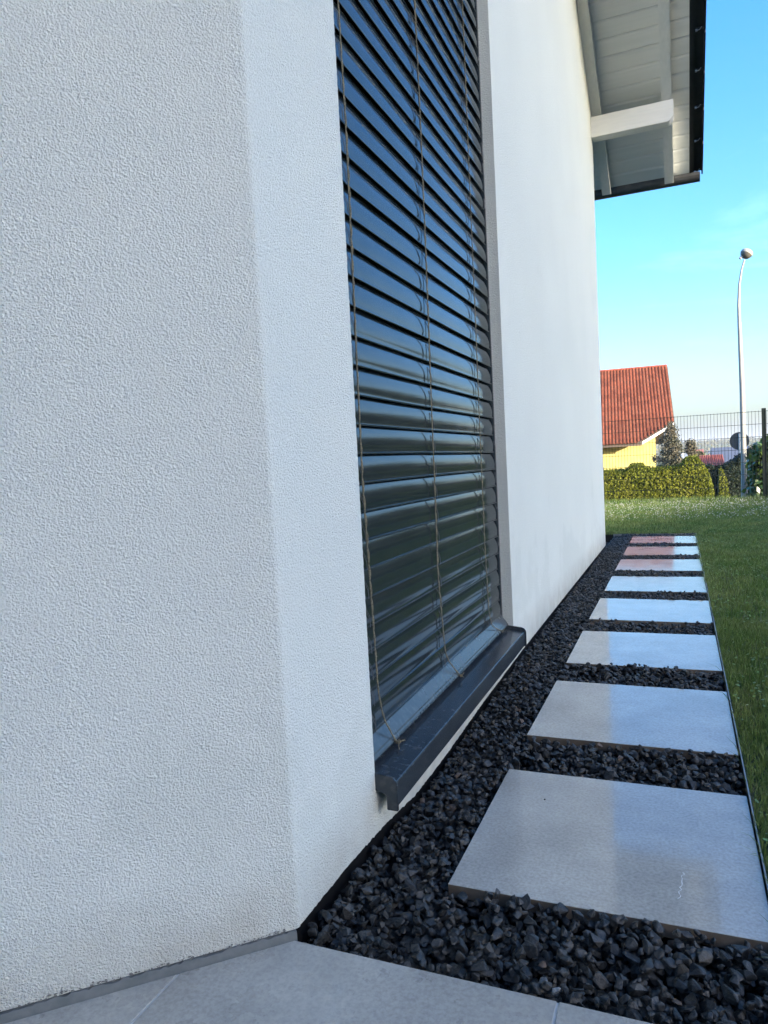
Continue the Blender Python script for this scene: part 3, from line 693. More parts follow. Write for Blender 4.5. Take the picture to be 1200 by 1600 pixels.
for t in range(NT):
    yy_ = gy0+rng.random()*(gy1-gy0); xx_ = gx0+rng.random()*(gx1-gx0)
    r = .0105+rng.random()**2.0*.0110
    if t > 50000: r *= .75
    ci, cj = int((yy_-gy0)/cell), int((xx_-gx0)/cell); k = max(1, int(r*.5/cell))
    i0, i1, j0_, j1_ = max(0, ci-k), min(nyg, ci+k+1), max(0, cj-k), min(nxg, cj+k+1)
    if blocked[i0:i1, j0_:j1_].any(): continue
    if xx_-r*.45 < gx0 or xx_+r*.6 > gx1 or yy_-r*.6 < gy0 or yy_+r*.5 > gy1: continue
    sub = H[i0:i1, j0_:j1_]; hb = float(np.percentile(sub, 72))
    zc = hb+r*.50
    wl_ = max(0., 1-(xx_-gx0)/.11); lim = .0075*(1-wl_)+(zbot(yy_)-(.006 if yy_ < 1.6 else .012))*wl_+.006*math.sin(xx_*9+yy_*3.1)*.7
    if zc+r*.62 > lim+.004: continue
    v, f = var[t % 36]; P = (v*r)@RM[t].T*np.array([1, 1, .86])+np.array([xx_, yy_, zc])
    gi, gj = np.mgrid[i0:i1, j0_:j1_]; d2 = ((gi-ci)**2+(gj-cj)**2)*cell*cell
    H[i0:i1, j0_:j1_] = np.maximum(sub, zc+np.sqrt(np.maximum(0, (r*.75)**2-d2)))
    Vs.append(P); Fs.append(f+off); off += len(v)
    u_ = rng.random(); Ms.append(np.full(len(f), 2 if u_ < .0006 else (1 if u_ < .010 else 0))); placed += 1
print('gravel stones', placed)
gm = fast_mesh('gravel', np.concatenate(Vs), np.concatenate(Fs), mats=[M_['gravel'], M_['gravel_brown'], M_['gravel_pale']], midx=np.concatenate(Ms))
tag(link('gravel', gm), 'black crushed basalt gravel filling the strip between house, slabs and lawn', 'gravel', kind='stuff')
def pebble(loc, r, vi, m, label, name='pebble'):
    v, f = var[vi]; me = fast_mesh(name, v*r, f, m)
    tag(link(name, me, None, loc, (random.random()*3, random.random()*3, 0)), label, 'pebble')
pebble((-.228, 1.135, .002), .015, 3, M_['gravel_pale'], 'pale grey pebble beside the patio edge, left of its twin')
pebble((-.206, 1.122, .002), .014, 8, M_['gravel_pale'], 'pale grey pebble touching the patio edge, right of its twin')
pebble((-.337, 1.787, .0015), .0032, 5, M_['bed'], 'tiny black speck of grit lying on the nearest slab')

# ================================================================== lawn
def blades(n, xr, yr, hmin, hmax, wmin, wmax, dens=None, lean=.6):
    x = rng.uniform(*xr, n); y = rng.uniform(*yr, n)
    keep = np.ones(n, bool) if dens is None else dens(x, y)
    x, y = x[keep], y[keep]; n = len(x)
    h = rng.uniform(hmin, hmax, n); wd = rng.uniform(wmin, wmax, n); a = rng.uniform(0, 6.283, n)
    la = rng.uniform(0, 6.283, n); ln = rng.random(n)*lean*h
    z0 = np.interp(y, [13.3, 14.6, 20], [0, -.72, -.78])-.012
    dx, dy = np.cos(a)*wd, np.sin(a)*wd; lx, ly = np.cos(la)*ln, np.sin(la)*ln
    P = np.stack([np.stack([x-dx, y-dy, z0], -1), np.stack([x+dx, y+dy, z0], -1),
                  np.stack([x+lx*.4-dx*.7, y+ly*.4-dy*.7, z0+h*.6], -1), np.stack([x+lx*.4+dx*.7, y+ly*.4+dy*.7, z0+h*.6], -1),
                  np.stack([x+lx, y+ly, z0+h*.92], -1)], 1).reshape(-1, 3)
    b = np.arange(n)[:, None]*5
    Fc = np.concatenate([b+[0, 1, 3], b+[0, 3, 2], b+[2, 3, 4]], 0)
    return P, Fc, n
def merge(lst):
    V, F, o = [], [], 0
    for P, Fc, _ in lst: V.append(P); F.append(Fc+o); o += len(P)
    return np.concatenate(V), np.concatenate(F)
notbed = lambda x, y: ~((x < .147) & (y < 8.10)) & ~((x < XW+.0) & (y < YE+.02))
ns_ = rng.random(64)
def patch(x, y, s): return .5+.5*np.sin(x*s+1.3*np.sin(y*s*.7))*np.sin(y*s*.9+1.7*np.sin(x*s*.6))
parts = [blades(60000, (.147, 1.0), (1.1, 4.0), .018, .042, .0010, .0022, lambda x, y: rng.random(len(x)) < .55+.45*patch(x, y, 9)),
         blades(75000, (.147, 1.8), (4.0, 8.5), .02, .045, .0014, .0028, lambda x, y: rng.random(len(x)) < .6+.4*patch(x, y, 6)),
         blades(150000, (-2.6, 2.6), (8.1, 13.3), .025, .055, .0020, .0036, notbed),
         blades(9000, (-3.4, 2.8), (12.6, 13.5), .05, .13, .002, .0035, notbed),
         blades(24000, (1.0, 3.5), (1.1, 13.0), .03, .05, .003, .005)]
v, f = merge(parts)
tag(link('grass', fast_mesh('grass', v, f, M_['grass'])), 'short green lawn grass right of the slabs and along the fence', 'grass', kind='stuff')
parts = [blades(5200, (.147, 1.0), (1.1, 4.0), .012, .035, .0006, .0012, lean=1.6), blades(6000, (.147, 1.6), (4, 8.3), .015, .035, .0009, .0016, lean=1.6),
         blades(6500, (-2.2, 2.2), (8.1, 9.6), .015, .04, .001, .002, notbed, lean=1.6)]
v, f = merge(parts)
tag(link('dry_grass', fast_mesh('dry_grass', v, f, M_['dry'])), 'straw coloured dry blades scattered through the lawn', 'dry grass', kind='stuff')
tc_ = np.stack([rng.uniform(.2, 1.6, 170), rng.uniform(1.2, 8.2, 170)], -1); P_, F_, o_ = [], [], 0
for (a, b) in tc_:
    r_t = rng.uniform(.012, .035); v_, f_, n_ = blades(int(rng.integers(18, 46)), (a-r_t, a+r_t), (b-r_t, b+r_t), .03, .065, .0010, .0024, lambda x, y: x > .15, lean=1.1)
    P_.append(v_); F_.append(f_+o_); o_ += len(v_)
tag(link('grass_tufts', fast_mesh('grass_tufts', np.concatenate(P_), np.concatenate(F_), M_['grass'])), 'taller tufts standing out of the short lawn', 'grass', kind='stuff')
# tufts hanging over the slab edges
parts = [blades(1500, (.143, .154), (1.3, 8.1), .03, .06, .0009, .0018, lambda x, y: rng.random(len(x)) < .25+.75*(y > 5), lean=1.7),
         blades(900, (-.62, .15), (8.09, 8.11), .02, .05, .001, .002, lean=1.2)]
v, f = merge(parts)
tag(link('edge_grass', fast_mesh('edge_grass', v, f, M_['grass'])), 'longer grass blades hanging over the steel edging onto the slabs', 'grass', kind='stuff')
# broad low leaves of weeds and clover among the blades
nL = 26000; lx_ = np.concatenate([rng.uniform(.15, 1.5, 12000), rng.uniform(-2.2, 2.4, 14000)]); ly_ = np.concatenate([rng.uniform(1.1, 8.3, 12000), 8.2+rng.random(14000)*4.9])
kp = notbed(lx_, ly_) & (lx_ > -2.3) & (rng.random(nL) < patch(lx_, ly_, 5)**1.5+.06); lx_, ly_ = lx_[kp], ly_[kp]; nL = len(lx_)
cen = np.stack([lx_, ly_, rng.uniform(.010, .032, nL)], -1); a_l = rng.uniform(0, 6.283, nL); sz = rng.uniform(.003, .0075, nL); ti = rng.normal(0, .35, (nL, 2))
quad = []
for k_, r1 in ((0, 1.0), (1.2, .8), (2.5, .9), (3.14, 1.0), (3.9, .85), (5.1, .8)):
    dx, dy = np.cos(a_l+k_)*sz*r1, np.sin(a_l+k_)*sz*r1; quad.append(np.stack([cen[:, 0]+dx, cen[:, 1]+dy, cen[:, 2]+dx*ti[:, 0]+dy*ti[:, 1]], -1))
V = np.stack(quad, 1).reshape(-1, 3); Fc = np.arange(nL)[:, None]*6+np.arange(6)
M_['weed'] = mat('weed_leaf', (0.075, 0.165, 0.032), 0.45, (0.13, 0.22, 0.045), 5, objvar=0.35, trans=0.15)
tag(link('clover_leaves', fast_mesh('clover_leaves', V, Fc, M_['weed'])), 'low round clover and weed leaves in patches among the lawn blades', 'clover', kind='stuff')
# clover: flowers and low leaves in the far lawn
bm = bmesh.new(); bmesh.ops.create_icosphere(bm, subdivisions=1, radius=1); iv = np.array([q.co[:] for q in bm.verts]); ifc = np.array([[q.index for q in fc.verts] for fc in bm.faces]); bm.free()
nC = 2600; cx = rng.uniform(-2.4, 2.6, nC*2); cyy = 9.3+rng.random(nC*2)**.8*3.9
kp = notbed(cx, cyy) & (rng.random(nC*2) < .35+.65*patch(cx, cyy, 3)); cx, cyy = cx[kp][:nC], cyy[kp][:nC]; nC = len(cx)
rad_ = rng.uniform(.004, .009, nC); zc = rng.uniform(.03, .055, nC)
V = iv[None]*rad_[:, None, None]*np.array([1, 1, .8])+np.stack([cx, cyy, zc], -1)[:, None]
Fc = ifc[None]+(np.arange(nC)*len(iv))[:, None, None]
tag(link('clover_flowers', fast_mesh('clover_flowers', V.reshape(-1, 3), Fc.reshape(-1, 3), M_['clover'])), 'white clover heads dotting the far lawn before the fence', 'clover', kind='stuff')

# ================================================================== leaf clouds
def leaf_tris(P, size, nrm=None, jit=1.0):
    n = len(P); s = size*rng.uniform(.6, 1.35, n)
    d = rng.normal(size=(n, 3))*jit
    if nrm is not None: d += nrm*1.0
    d /= np.linalg.norm(d, axis=1)[:, None]
    a = np.cross(d, rng.normal(size=(n, 3))); a /= np.linalg.norm(a, axis=1)[:, None]; b = np.cross(d, a)
    q = np.stack([P-a*s[:, None], P+b*s[:, None]*.5, P+a*s[:, None], P-b*s[:, None]*.5], 1)
    return q.reshape(-1, 3), (np.arange(n)[:, None]*4+np.array([0, 1, 2, 3]))
def hedge(name, label, profile, y0, y1, zb, m, nleaf, size, inner='hedge_in', cat='hedge', fuzz=.03):
    """profile: list of (x, ztop); the hedge is a clipped slab between y0 and y1"""
    xp = np.array([p[0] for p in profile]); zp = np.array([p[1] for p in profile])
    root = empty(name, ((xp[0]+xp[-1])/2, (y0+y1)/2, zb), label, cat); rl_ = np.array(root.location)
    xs_ = np.linspace(xp[0], xp[-1], 60); zt_ = np.interp(xs_, xp, zp)
    poly = [(xs_[0]+.04, zb)]+[(a, max(zb+.02, b-.05)) for a, b in zip(xs_, zt_)]+[(xs_[-1]-.04, zb)]
    MB().prism([(a-rl_[0], b-rl_[2]) for a, b in poly], 'y', y0+.05-rl_[1], y1-.05-rl_[1]).build('branches', M_[inner], root)
    wdt = xp[-1]-xp[0]; hgt = max(zp)-zb; dep = y1-y0
    A = np.array([wdt*hgt, wdt*dep, dep*hgt*2]); A = A/A.sum(); n1, n2_, n3 = (A*nleaf).astype(int)
    L_ = []; Nn = []
    x = rng.uniform(xp[0], xp[-1], n1); zt = np.interp(x, xp, zp); z = zb+(zt-zb)*rng.random(n1)
    roundo = .12*np.maximum(0, 1-(zt-z)/.15)**2
    L_.append(np.stack([x, y0+roundo+rng.normal(0, fuzz, n1), z], -1)); Nn.append(np.tile([0, -1, .2], (n1, 1)))
    x = rng.uniform(xp[0], xp[-1], n2_); zt = np.interp(x, xp, zp); yv_ = rng.uniform(y0, y1, n2_)
    ed = np.minimum(yv_-y0, y1-yv_); L_.append(np.stack([x, yv_, zt-.06*np.maximum(0, 1-ed/.12)**2+rng.normal(0, fuzz, n2_)], -1)); Nn.append(np.tile([0, 0, 1], (n2_, 1)))
    for sx, xe in ((-1, xp[0]), (1, xp[-1])):
        n = n3//2; zt = np.interp(xe, xp, zp); z = zb+(max(zt, zb+.2)-zb)*rng.random(n)
        L_.append(np.stack([xe+rng.normal(0, fuzz, n), rng.uniform(y0, y1, n), z], -1)); Nn.append(np.tile([sx, 0, .1], (n, 1)))
    P = np.concatenate(L_)-rl_; v, f = leaf_tris(P, size, np.concatenate(Nn), .55)
    tag(link('foliage', fast_mesh('foliage', v, f, M_[m]), root), kind='stuff')
    return root

hedge('clipped_hedge', 'long olive green clipped hedge with stepped bumps in front of the yellow house',
      [(-5.0, .40), (-1.25, .415), (-1.19, .44), (-1.12, .545), (-.85, .545), (-.77, .44), (-.6, .415), (-.05, .45), (.05, .50), (.13, .63), (.30, .66), (.42, .645), (.50, .50), (.58, .40), (.68, .18), (.74, -.15), (.78, -.6)],
      18.75, 19.7, -.78, 'hedge', 46000, .026)
hedge('arched_hedge', 'narrow hedge, dark with shade put in its leaf colour, rounded left shoulder right of the gap, behind the lamp post',
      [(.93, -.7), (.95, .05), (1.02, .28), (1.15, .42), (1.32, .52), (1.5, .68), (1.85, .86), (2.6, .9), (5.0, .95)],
      20.6, 21.6, -.82, 'hedge_dark_shade', 22000, .03)
hedge('end_hedge', 'small curved olive hedge end lit by the sun beside the dark gap',
      [(.885, -.7), (.90, .10), (.93, .27), (.98, .33), (1.04, .22), (1.10, .0), (1.16, -.4), (1.19, -.7)],
      19.9, 20.5, -.82, 'hedge', 3500, .024)
hedge('laurel_hedge', 'bright glossy laurel hedge at the right edge behind the fence post',
      [(1.27, .68), (1.33, .82), (1.5, .95), (2.2, 1.0), (4, .95), (7, .9)], 14.4, 15.3, -.75, 'laurel', 9000, .075, fuzz=.06)
hedge('reflection_hedge', 'tall dark hedge added out of view far right to darken the blind reflections', [(8, 2.4), (12, 3.4), (17, 3.0), (24, 3.6)], 34, 36, -1.8, 'hedge_dark_shade', 12000, .12, fuzz=.2)  # unseen hedge, added so the slats mirror dark foliage over the horizon
hedge('back_hedge', 'dark shrub mass filling the gap behind the arched hedge end',
      [(.35, .30), (.8, .36), (1.0, .30), (1.3, .36)], 23.0, 23.8, -1.0, 'hedge_dark_shade', 5000, .04)

def tree(name, label, loc, h, rad_, m, nleaf, size, trunk_h=.3, clumps=26, seed=1, shape=(1, 1, .8)):
    r_ = random.Random(seed); root = empty(name, loc, label, 'tree')
    tb = MB(); tb.tube([(0, 0, -.2), (.02*h*.3, 0, h*.3), (-.01*h, .01*h, h*.62), (0, 0, h*.9)], [.028*h, .022*h, .012*h, .003*h], 8)
    cl_ = []
    for i in range(clumps):
        a = r_.uniform(0, 6.283); rr_ = rad_*math.sqrt(r_.random())*.85; zf = r_.uniform(trunk_h, .93)
        env = math.sin(min(1, max(.05, (zf-trunk_h)/(1-trunk_h)))*math.pi*.9+.25)
        cl_.append(Vector((math.cos(a)*rr_*env, math.sin(a)*rr_*env, zf*h)))
    for q in cl_[:12]:
        s_ = Vector((0, 0, q.z*.6)); tb.tube([s_, s_.lerp(q, .5)+Vector((0, 0, .03*h)), q], [.010*h, .006*h, .002*h], 5)
    tb.build('trunk', M_['bark'], root)
    P = []
    for q in cl_:
        k_ = nleaf//clumps; d = rng.normal(size=(k_, 3)); d /= np.linalg.norm(d, axis=1)[:, None]
        P.append(np.array(q)+d*(rng.random(k_)**.4)[:, None]*rad_*r_.uniform(.26, .42)*np.array(shape))
    v, f = leaf_tris(np.concatenate(P), size)
    tag(link('crown', fast_mesh('crown', v, f, M_[m]), root), kind='stuff')
    return root
def conifer(name, label, loc, h, rad_, seed=2):
    r_ = random.Random(seed); root = empty(name, loc, label, 'tree')
    tb = MB(); tb.tube([(0, 0, -.2), (0, 0, h*.5), (0, 0, h*.98)], [.06, .04, .01], 7); P = []
    nb = 120
    for i in range(nb):
        zf = (i+.5)/nb; a = i*2.399; ln = rad_*(1-zf)**.75*r_.uniform(.6, 1.12)+.05
        q0 = Vector((0, 0, zf*h)); q1 = q0+Vector((math.cos(a)*ln, math.sin(a)*ln, ln*r_.uniform(-.1, .35)))
        tb.tube([q0, q0.lerp(q1, .5)+Vector((0, 0, -.02)), q1], [.014, .009, .004], 4)
        k_ = int(60+200*ln); t = rng.random(k_)**.7
        pp = np.array(q0)+(np.array(q1)-np.array(q0))*t[:, None]+rng.normal(0, .055, (k_, 3))*(1+.6*(1-t))[:, None]
        P.append(pp)
    tb.build('trunk', M_['bark'], root)
    v, f = leaf_tris(np.concatenate(P), .035)
    tag(link('crown', fast_mesh('crown', v, f, M_['conifer']), root), kind='stuff')
conifer('conifer_tree', 'grey green conifer with brownish tips beside the yellow house corner', (-.28, 30, -1.35), 3.2, 1.15)
conifer('conifer_tree', 'smaller grey conifer growing right of the taller one behind the hedge', (.42, 30.5, -1.4), 2.55, .62, 5)

# white dish on a pole in the neighbour's garden
dr = empty('garden_dish', (.165, 27.5, -1.2), 'small white round dish on a pole in front of the conifer', 'dish')
dm = MB(); rings = []; nn = 20
for r1, d1 in ((.0, .05), (.08, .042), (.14, .022), (.19, 0), (.21, -.004), (.21, -.016), (.185, -.006)):
    rings.append([(math.cos(k*6.283/nn)*r1, -d1*-1, math.sin(k*6.283/nn)*r1) for k in range(nn)])
vs = [q for g in rings for q in g]; fs = [(i*nn+k, i*nn+(k+1) % nn, (i+1)*nn+(k+1) % nn, (i+1)*nn+k) for i in range(len(rings)-1) for k in range(nn)]
dm.add(vs, fs); do = dm.build('reflector', M_['dish'], dr); do.location = (0, 0, 1.85); do.scale = (.62, .62, .62); do.rotation_euler = (R(-25), 0, R(30))
MB().tube([(0, .06, 0), (0, .06, 1.84)], .02, 8).build('pole', M_['post_w'], dr)

# ================================================================== fence
fence = empty('mesh_fence', (0, 13.0, 0), 'dark wire mesh fence panels on posts crossing behind the lawn', 'fence')
FY = 13.0; FT = 1.43
posts = [1.262-2.66*k for k in range(4)]+[1.262+2.66*k for k in range(1, 4)]; posts.sort()
pm = MB().box(-.03, .03, -.022, .022, -.1, FT+.035).mesh('post', M_['fence'], bevel=.003)
for px0 in posts: link('post', pm, fence, (px0, .012, 0))
pn = MB(); Lp = 2.59
for i in range(int(Lp/.05)+1): pn.box(i*.05-.0024, i*.05+.0024, -.0024, .0024, .03, FT)
wire_v = pn
pnh = MB()
for i in range(8):
    z = FT-.012-i*.2
    if z < .03: z = .035
    for s in (-1, 1): pnh.box(0, Lp, s*.0055-.003, s*.0055+.003, z-.003, z+.003)
pv = wire_v.mesh('vertical_wires', M_['fence']); ph_ = pnh.mesh('horizontal_wires', M_['fence'])
for a in posts[:-1]:
    o = link('vertical_wires', pv, fence, (a+.035, -.022, 0)); tag(o, kind='stuff')
    o = link('horizontal_wires', ph_, fence, (a+.035, -.022, 0)); tag(o, kind='stuff')

# ================================================================== street lamp and sign
lamp = empty('street_lamp', (1.185, 16.0, -.72), 'tall thin grey street lamp with a curved top and small round head', 'street lamp')
lb = MB(); LP = [(0, 0, 0), (0, 0, .7), (.0, 0, 1.3), (-.005, 0, 2.6), (-.03, 0, 3.9), (-.038, 0, 4.35), (-.02, 0, 4.75), (.03, 0, 5.05), (.08, 0, 5.22)]
lb.tube(LP, [.066, .060, .052, .046, .036, .028, .022, .018, .016], 14)
lb.build('pole', M_['lamp'], lamp, smooth=True)
hn_ = 18
hd = MB(); prof3 = [(.108, -.012), (.110, .0), (.104, .038), (.082, .066), (.04, .082), (.0, .085)]
rings = [[(math.cos(k*6.283/hn_)*r_*1.05, math.sin(k*6.283/hn_)*r_, z_) for k in range(hn_)] for r_, z_ in prof3]
hd.add([q for g in rings for q in g], [(i*hn_+k, i*hn_+(k+1) % hn_, (i+1)*hn_+(k+1) % hn_, (i+1)*hn_+k) for i in range(len(rings)-1) for k in range(hn_)])
ho = hd.build('lamp_head', M_['lamp_shade'], lamp, smooth=True); ho.location = (.115, 0, 5.33); ho.rotation_euler = (R(-12), R(28), 0)
ln = MB(); prof4 = [(.0, -.098), (.03, -.096), (.066, -.078), (.092, -.046), (.104, -.010)]
rings = [[(math.cos(k*6.283/hn_)*r_*1.05, math.sin(k*6.283/hn_)*r_, z_) for k in range(hn_)] for r_, z_ in prof4]
ln.add([q for g in rings for q in g], [(i*hn_+k, i*hn_+(k+1) % hn_, (i+1)*hn_+(k+1) % hn_, (i+1)*hn_+k) for i in range(len(rings)-1) for k in range(hn_)])
ln.build('lens', M_['lens'], ho, smooth=True)
lc_ = MB().tube([(-.060, 0, -.13), (-.052, 0, -.075)], [.026, .032], 10); lc_.build('collar', M_['post_w'], ho, smooth=True)
rg_ = MB().tube([(math.cos(t*6.283/20)*.106, math.sin(t*6.283/20)*.104, .012) for t in range(21)], .007, 5, cap=False)
ro = rg_.build('rim', M_['post_w'], ho)
sg = empty('round_sign', (1.878, 27.0, -1.25), 'dark back of a round traffic sign behind the lamp post', 'traffic sign')
sm = MB(); sm.prism([(math.cos(t*6.283/28)*.30, math.sin(t*6.283/28)*.30) for t in range(28)], 'y', -.004, .004)
s1 = sm.build('sign_plate', M_['sign'], sg, bevel=.002); s1.location = (0, 0, 1.25+1.066)
MB().tube([(0, -.035, 0), (0, -.035, 2.56)], .03, 10).build('post', M_['post_w'], sg, smooth=True)
MB().box(-.10, .10, -.03, -.006, 2.2, 2.235).build('bracket', M_['sign'], sg)
MB().box(-.10, .10, -.03, -.006, 2.42, 2.455).build('bracket', M_['sign'], sg)

# ================================================================== yellow house with the red roof
yh = empty('yellow_house', (-.453, 38.0, -1.9), 'yellow house with a steep red tiled roof beyond the hedge', 'house', rz=math.atan2(.079, .9969))
zo = 1.9
pitch_ = .833; z_r = 4.97+zo
def rz_(v): return z_r-pitch_*v
uc = -.788; vw = 3.65
wl = MB()
wl.prism([(-vw, 0), (3.65, 0), (3.65, rz_(3.65)-.16), (0, rz_(0)-.16), (-vw, rz_(vw)-.16)], 'x', -9.5, uc)
wl.build('wall', M_['yellow'], yh)
rk = MB(); th_ = .14
cut = [(0.0, 3.41), (-1.39, 4.354)]
# front roof plane as a slab with the slanting cut at its lower right corner
def rpt(u_, v_, dz): return (u_, -v_, rz_(v_)+dz)
outl = [(-9.9, 0), (0, 0), cut[0], cut[1], (-9.9, 4.354)]
n5 = len(outl); rk.add([rpt(a, b, -th_) for a, b in outl]+[rpt(a, b, -.03) for a, b in outl], [tuple(range(n5)), tuple(range(n5, 2*n5))[::-1]]+[(i, (i+1) % n5, n5+(i+1) % n5, n5+i) for i in range(n5)])
rk.prism([(0.001, rz_(0)-th_), (0.001, rz_(0)-.03), (4.3, rz_(4.3)-.03), (4.3, rz_(4.3)-th_)], 'x', -9.9, 0)
rk.build('roof', M_['trim_brown'], yh)
# white barge board under the slanting cut and brown eaves board
du = Vector((cut[1][0]-cut[0][0], -(cut[1][1]-cut[0][1]), 0)); 
def edge_board(a, b, z0, z1, th, name, m, out):
    A = Vector(rpt(*a, 0)); B = Vector(rpt(*b, 0)); o_ = Vector(out)
    q = MB().add([A+Vector((0,0,z0)), B+Vector((0,0,z0)), B+Vector((0,0,z1)), A+Vector((0,0,z1)), A+o_*th+Vector((0,0,z0)), B+o_*th+Vector((0,0,z0)), B+o_*th+Vector((0,0,z1)), A+o_*th+Vector((0,0,z1))],
                 [(0,1,2,3),(4,5,6,7),(0,1,5,4),(1,2,6,5),(2,3,7,6),(3,0,4,7)])
    q.build(name, m, yh)
edge_board(cut[0], cut[1], -.15, -.035, .03, 'barge_board', M_['trim'], (.56, -.83, 0))
edge_board(cut[1], (-9.9, 4.354), -.20, -.035, .03, 'eaves_board', M_['trim_brown'], (0, -1, 0))
edge_board((0, 0), cut[0], -.20, -.02, .03, 'verge_board', M_['trim_brown'], (1, 0, 0))
# clay tiles, one object each
tw_, tl_ = .295, .262        # width, plan length of a course
def tile_mesh(clip=None):
    n = 12; V = []
    for j, v_ in enumerate((0, tl_+.035)):
        lift = .0 if j == 0 else .028
        for i in range(n+1):
            a = i/n*tw_; bz = .052*(1-math.cos(i/n*4*math.pi))/2
            V.append((a, -v_, -pitch_*v_+lift+bz))
    for i in range(n+1):
        a = i/n*tw_; bz = .052*(1-math.cos(i/n*4*math.pi))/2; V.append((a, -(tl_+.035), -pitch_*(tl_+.035)+bz-.004))
    Fc = [(i, n+1+i, n+2+i, i+1) for i in range(n)]+[(n+1+i, 2*n+2+i, 2*n+3+i, n+2+i) for i in range(n)]
    return V, Fc
tV, tF = tile_mesh()
def mk(V, Fc, cutpl=None):
    me = bpy.data.meshes.new('roof_tile'); me.from_pydata(V, [], Fc)
    bm = bmesh.new(); bm.from_mesh(me)
    if cutpl:
        bmesh.ops.bisect_plane(bm, geom=list(bm.verts)+list(bm.edges)+list(bm.faces), plane_co=cutpl[0], plane_no=cutpl[1], clear_outer=True)
    bmesh.ops.recalc_face_normals(bm, faces=bm.faces); bm.to_mesh(me); bm.free(); me.materials.append(M_['tile_red'])
    me.polygons.foreach_set('use_smooth', [True]*len(me.polygons)); return me
def red_variant(k):
    b = ((.135, .041, .024), (.16, .048, .028), (.115, .035, .021), (.145, .048, .029))[k]
    return mat('red_clay_tile', b, .8, [q*1.25 for q in b], 9, bump=.2, bscale=40, bdist=.004, spec=.2)
base_me = []
for k in range(4):
    me = mk(tV, tF); me.materials[0] = red_variant(k); base_me.append(me)
nrows = 17; tcols = 13; rr = random.Random(4); cn = Vector((.562, -.827, 0))   # outward normal of the cut in plan (u, -v)
e0 = Vector((cut[0][0], -cut[0][1], 0)); edv = Vector((cut[1][0]-cut[0][0], -(cut[1][1]-cut[0][1]), 0)); cn = Vector((-edv.y, edv.x, 0)).normalized()
if cn.y > 0: cn = -cn
for r0 in range(nrows):
    for c0 in range(tcols):
        u0 = -tw_*(c0+1); v0 = r0*tl_-.02
        corners = [Vector((u0+a, -(v0+b), 0)) for a in (0, tw_) for b in (0, tl_+.035)]
        dd = [(q-e0).dot(cn) for q in corners]
        if min(dd) > -.01: continue
        loc = (u0, -v0, rz_(v0)+.004)
        if max(dd) > 0:
            me = mk(tV, tF, (e0-Vector((u0, -v0, 0)), cn))
            if not len(me.polygons): continue
            me.materials[0] = base_me[rr.randrange(4)].materials[0]
        else: me = base_me[rr.randrange(4)]
        link('roof_tile', me, yh, loc)
rgm = MB()
for i in range(12): rgm.tube([(-.40*(i+1), 0, rz_(0)+.0), (-.40*i-.0, 0, rz_(0)+.012)], .065, 8)
tag(rgm.build('ridge_caps', M_['tile_red'], yh), kind='stuff')

# far red roof between the hedges, trees, village
fr = empty('far_house', (1.75, 45, -3.0), 'low far house showing only a strip of red roof above the hedge', 'house')
MB().box(-.9, 1.0, -.2, 4, 0, 2.85).build('wall', M_['yellow'], fr)
rfm = MB()
for i in range(13): rfm.tube([(-.62+i*.1, -.6, 2.80), (-.62+i*.1, 2.2, 4.0-.55)], .05, 6)
tag(rfm.build('roof', M_['tile_red'], fr), kind='stuff')
MB().prism([(-.6, 2.75), (2.2, 3.42), (5.0, 2.75)], 'x', -.65, .62).build('roof_deck', M_['tile_red'], fr)
bh = empty('far_house', (3.2, 52, -3.6), 'far house with a blue grey roof behind the dark hedge', 'house')
MB().box(-1, 1, 0, 5, 0, 3.4).build('wall', M_['trim'], bh)
MB().prism([(-.4, 3.35), (2.5, 4.5), (5.4, 3.35)], 'x', -1.2, 1.2).build('roof', M_['roof_dark'], bh)
k = 0
for (x_, y_, h_, r_, nm) in ((1.6, 74, 5.0, 1.3, 'olive tree crown left of three beyond the far red roof'), (2.9, 72, 4.7, 1.5, 'broad olive tree crown above the far red roof'), (4.3, 76, 4.6, 1.3, 'olive tree crown beyond the blue grey roof')):
    tree('broadleaf_tree', nm, (x_, y_, -4.2), h_, r_, 'leaf_far', 5000, .10, .15, 18, 20+k); k += 1
for i, (x_, y_, s_) in enumerate(((22, 560, 1.0), (30, 575, 1.1), (36, 560, .9), (14, 600, 1.0), (43, 590, 1.2), (52, 570, 1.0))):
    zg_ = float(np.interp(y_, [400, 650], [-16, -8]))
    vh = empty('village_house', (x_, y_, zg_+4.5), ('tiny white house with a blue grey roof, second from the left in the distant village', 'tiny white house with a red roof, third from the left in the distant village', 'tiny white house with a blue grey roof, fourth from the left in the distant village', 'leftmost tiny white house with a red roof in the distant village', 'tiny white house with a blue grey roof, second from the right in the distant village', 'rightmost tiny white house with a red roof in the distant village')[i], 'house', 'white houses of the distant village')
    MB().box(-3*s_, 3*s_, -4, 4, -6, 3).build('wall', M_['trim'], vh)
    MB().prism([(-4.4, 2.9), (0, 5.6*s_), (4.4, 2.9)], 'x', -3.3*s_, 3.3*s_).build('roof', M_['tile_red'] if i % 2 else M_['roof_dark'], vh)
wv = []
for _ in range(420):
    x_ = random.uniform(-60, 260); y_ = random.uniform(620, 1500)
    wv.append((x_, y_, float(prof(y_))+random.uniform(0, 3)))
P = np.repeat(np.array(wv), 40, 0)+rng.normal(0, 1, (len(wv)*40, 3))*np.array([9, 6, 2.0]); v, f = leaf_tris(P, 1.6)
tag(link('distant_woodland', fast_mesh('distant_woodland', v, f, M_['leaf_far'])), 'scattered woods on the hazy hillside', 'woodland', kind='stuff')

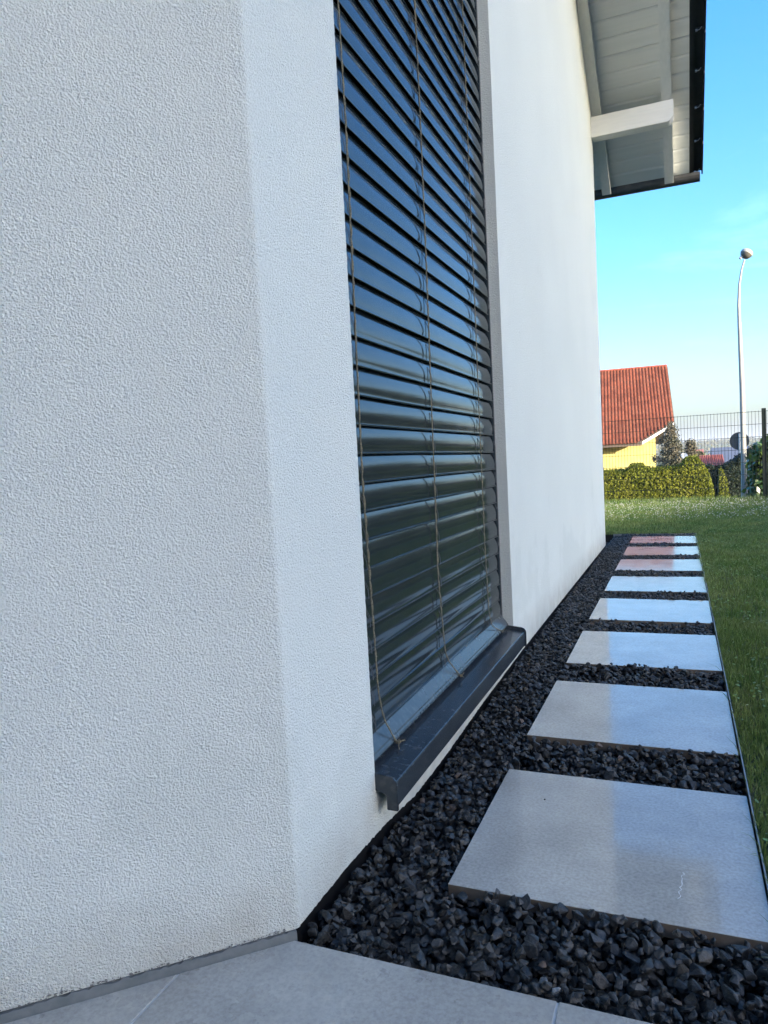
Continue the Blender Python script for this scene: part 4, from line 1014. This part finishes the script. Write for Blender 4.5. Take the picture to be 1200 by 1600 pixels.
# trees of the gardens farther right, mirrored in the blind
for i, (x_, y_, h_, r_) in enumerate(((9.0, 22, 4.2, 1.9), (11.0, 33, 6.0, 2.4), (15.5, 36, 5.4, 2.4), (20, 34, 6.4, 2.6))):
    tree('garden_tree', ('round garden tree nearest the frame on the right', 'tall garden tree second to the right', 'broad garden tree third to the right', 'large garden tree farthest right')[i]+', out beyond the fence', (x_, y_, -1.6), h_+1.6, r_, 'leaf', 9000, .12, .2, 30, 40+i)

# ================================================================== unseen houses added behind the camera to shade garden and slanting wall
def block(name, label, loc, ang, u0, u1, dep, hw, hr, wallm, roofm, wins):
    nb = empty(name, loc, label, 'house', rz=ang)
    MB().box(u0, u1, -dep, 0, -.1, hw).build('wall', M_[wallm], nb)
    MB().prism([(-dep-.3, hw), (.3, hw), (-dep*.3, hr), (-dep*.7, hr)], 'x', u0-.2, u1).build('roof', M_[roofm], nb)
    for (a, b) in wins:
        wo_ = MB().box(a, a+1.5, -.0, .05, b, b+1.5).build('window', M_['trim'], nb)
        MB().box(a+.08, a+1.42, .052, .056, b+.08, b+1.42).build('pane', M_['glass'], wo_)
    return nb
hv = Vector((math.sin(SUN_AZ), math.cos(SUN_AZ), 0)); qv = Vector((-hv.y, hv.x, 0)); ang = math.atan2(qv.y, qv.x)
UE = 6.60; S0 = 40.0
block('shade_block', 'tall grey unseen block added behind the viewer on the right to shade the garden', tuple(hv*S0), ang, -14, UE, 11, 14.2, 16.5, 'block_wall', 'roof_dark',  # added out of view, height and edge set to shade the facade
      [(a, b) for a in (-12, -8.5, -5, -1.5, 2) for b in (1.2, 4.4, 7.6, 10.8)])
block('shade_wing', 'lower unseen wing added against the tall block to shade the lawn', tuple(hv*S0), ang, UE+.01, 34, 11, 9.6, 10.0, 'block_wall', 'tile_red',  # added out of view, height set to keep the lawn in shade
      [(a, b) for a in (9, 13, 17, 21, 25) for b in (1.2, 4.4, 7.0)])
block('rear_shade_house', 'grey unseen house added behind the viewer to darken the slanting wall', (6, -9, 0), 0, -14, 8, 9, 6.2, 9.5, 'block_wall', 'roof_dark',  # added out of view, blocks sky light from the slanting wall
      [(a, b) for a in (-12, -8, -4, 0, 4) for b in (1.0, 3.9)])

# ================================================================== air
hz = bpy.data.materials.new('haze'); hz.use_nodes = True; hn_t = hz.node_tree
hn_t.nodes.remove(hn_t.nodes['Principled BSDF']); pv = hn_t.nodes.new('ShaderNodeVolumePrincipled')
pv.inputs['Color'].default_value = (0.86, 0.92, 1.0, 1); pv.inputs['Density'].default_value = 0.00035; pv.inputs['Anisotropy'].default_value = 0.2
hn_t.links.new(pv.outputs[0], hn_t.nodes['Material Output'].inputs['Volume'])
tag(MB().box(-4200, 4200, -700, 6200, -45, 60).build('haze', hz), kind='stuff')
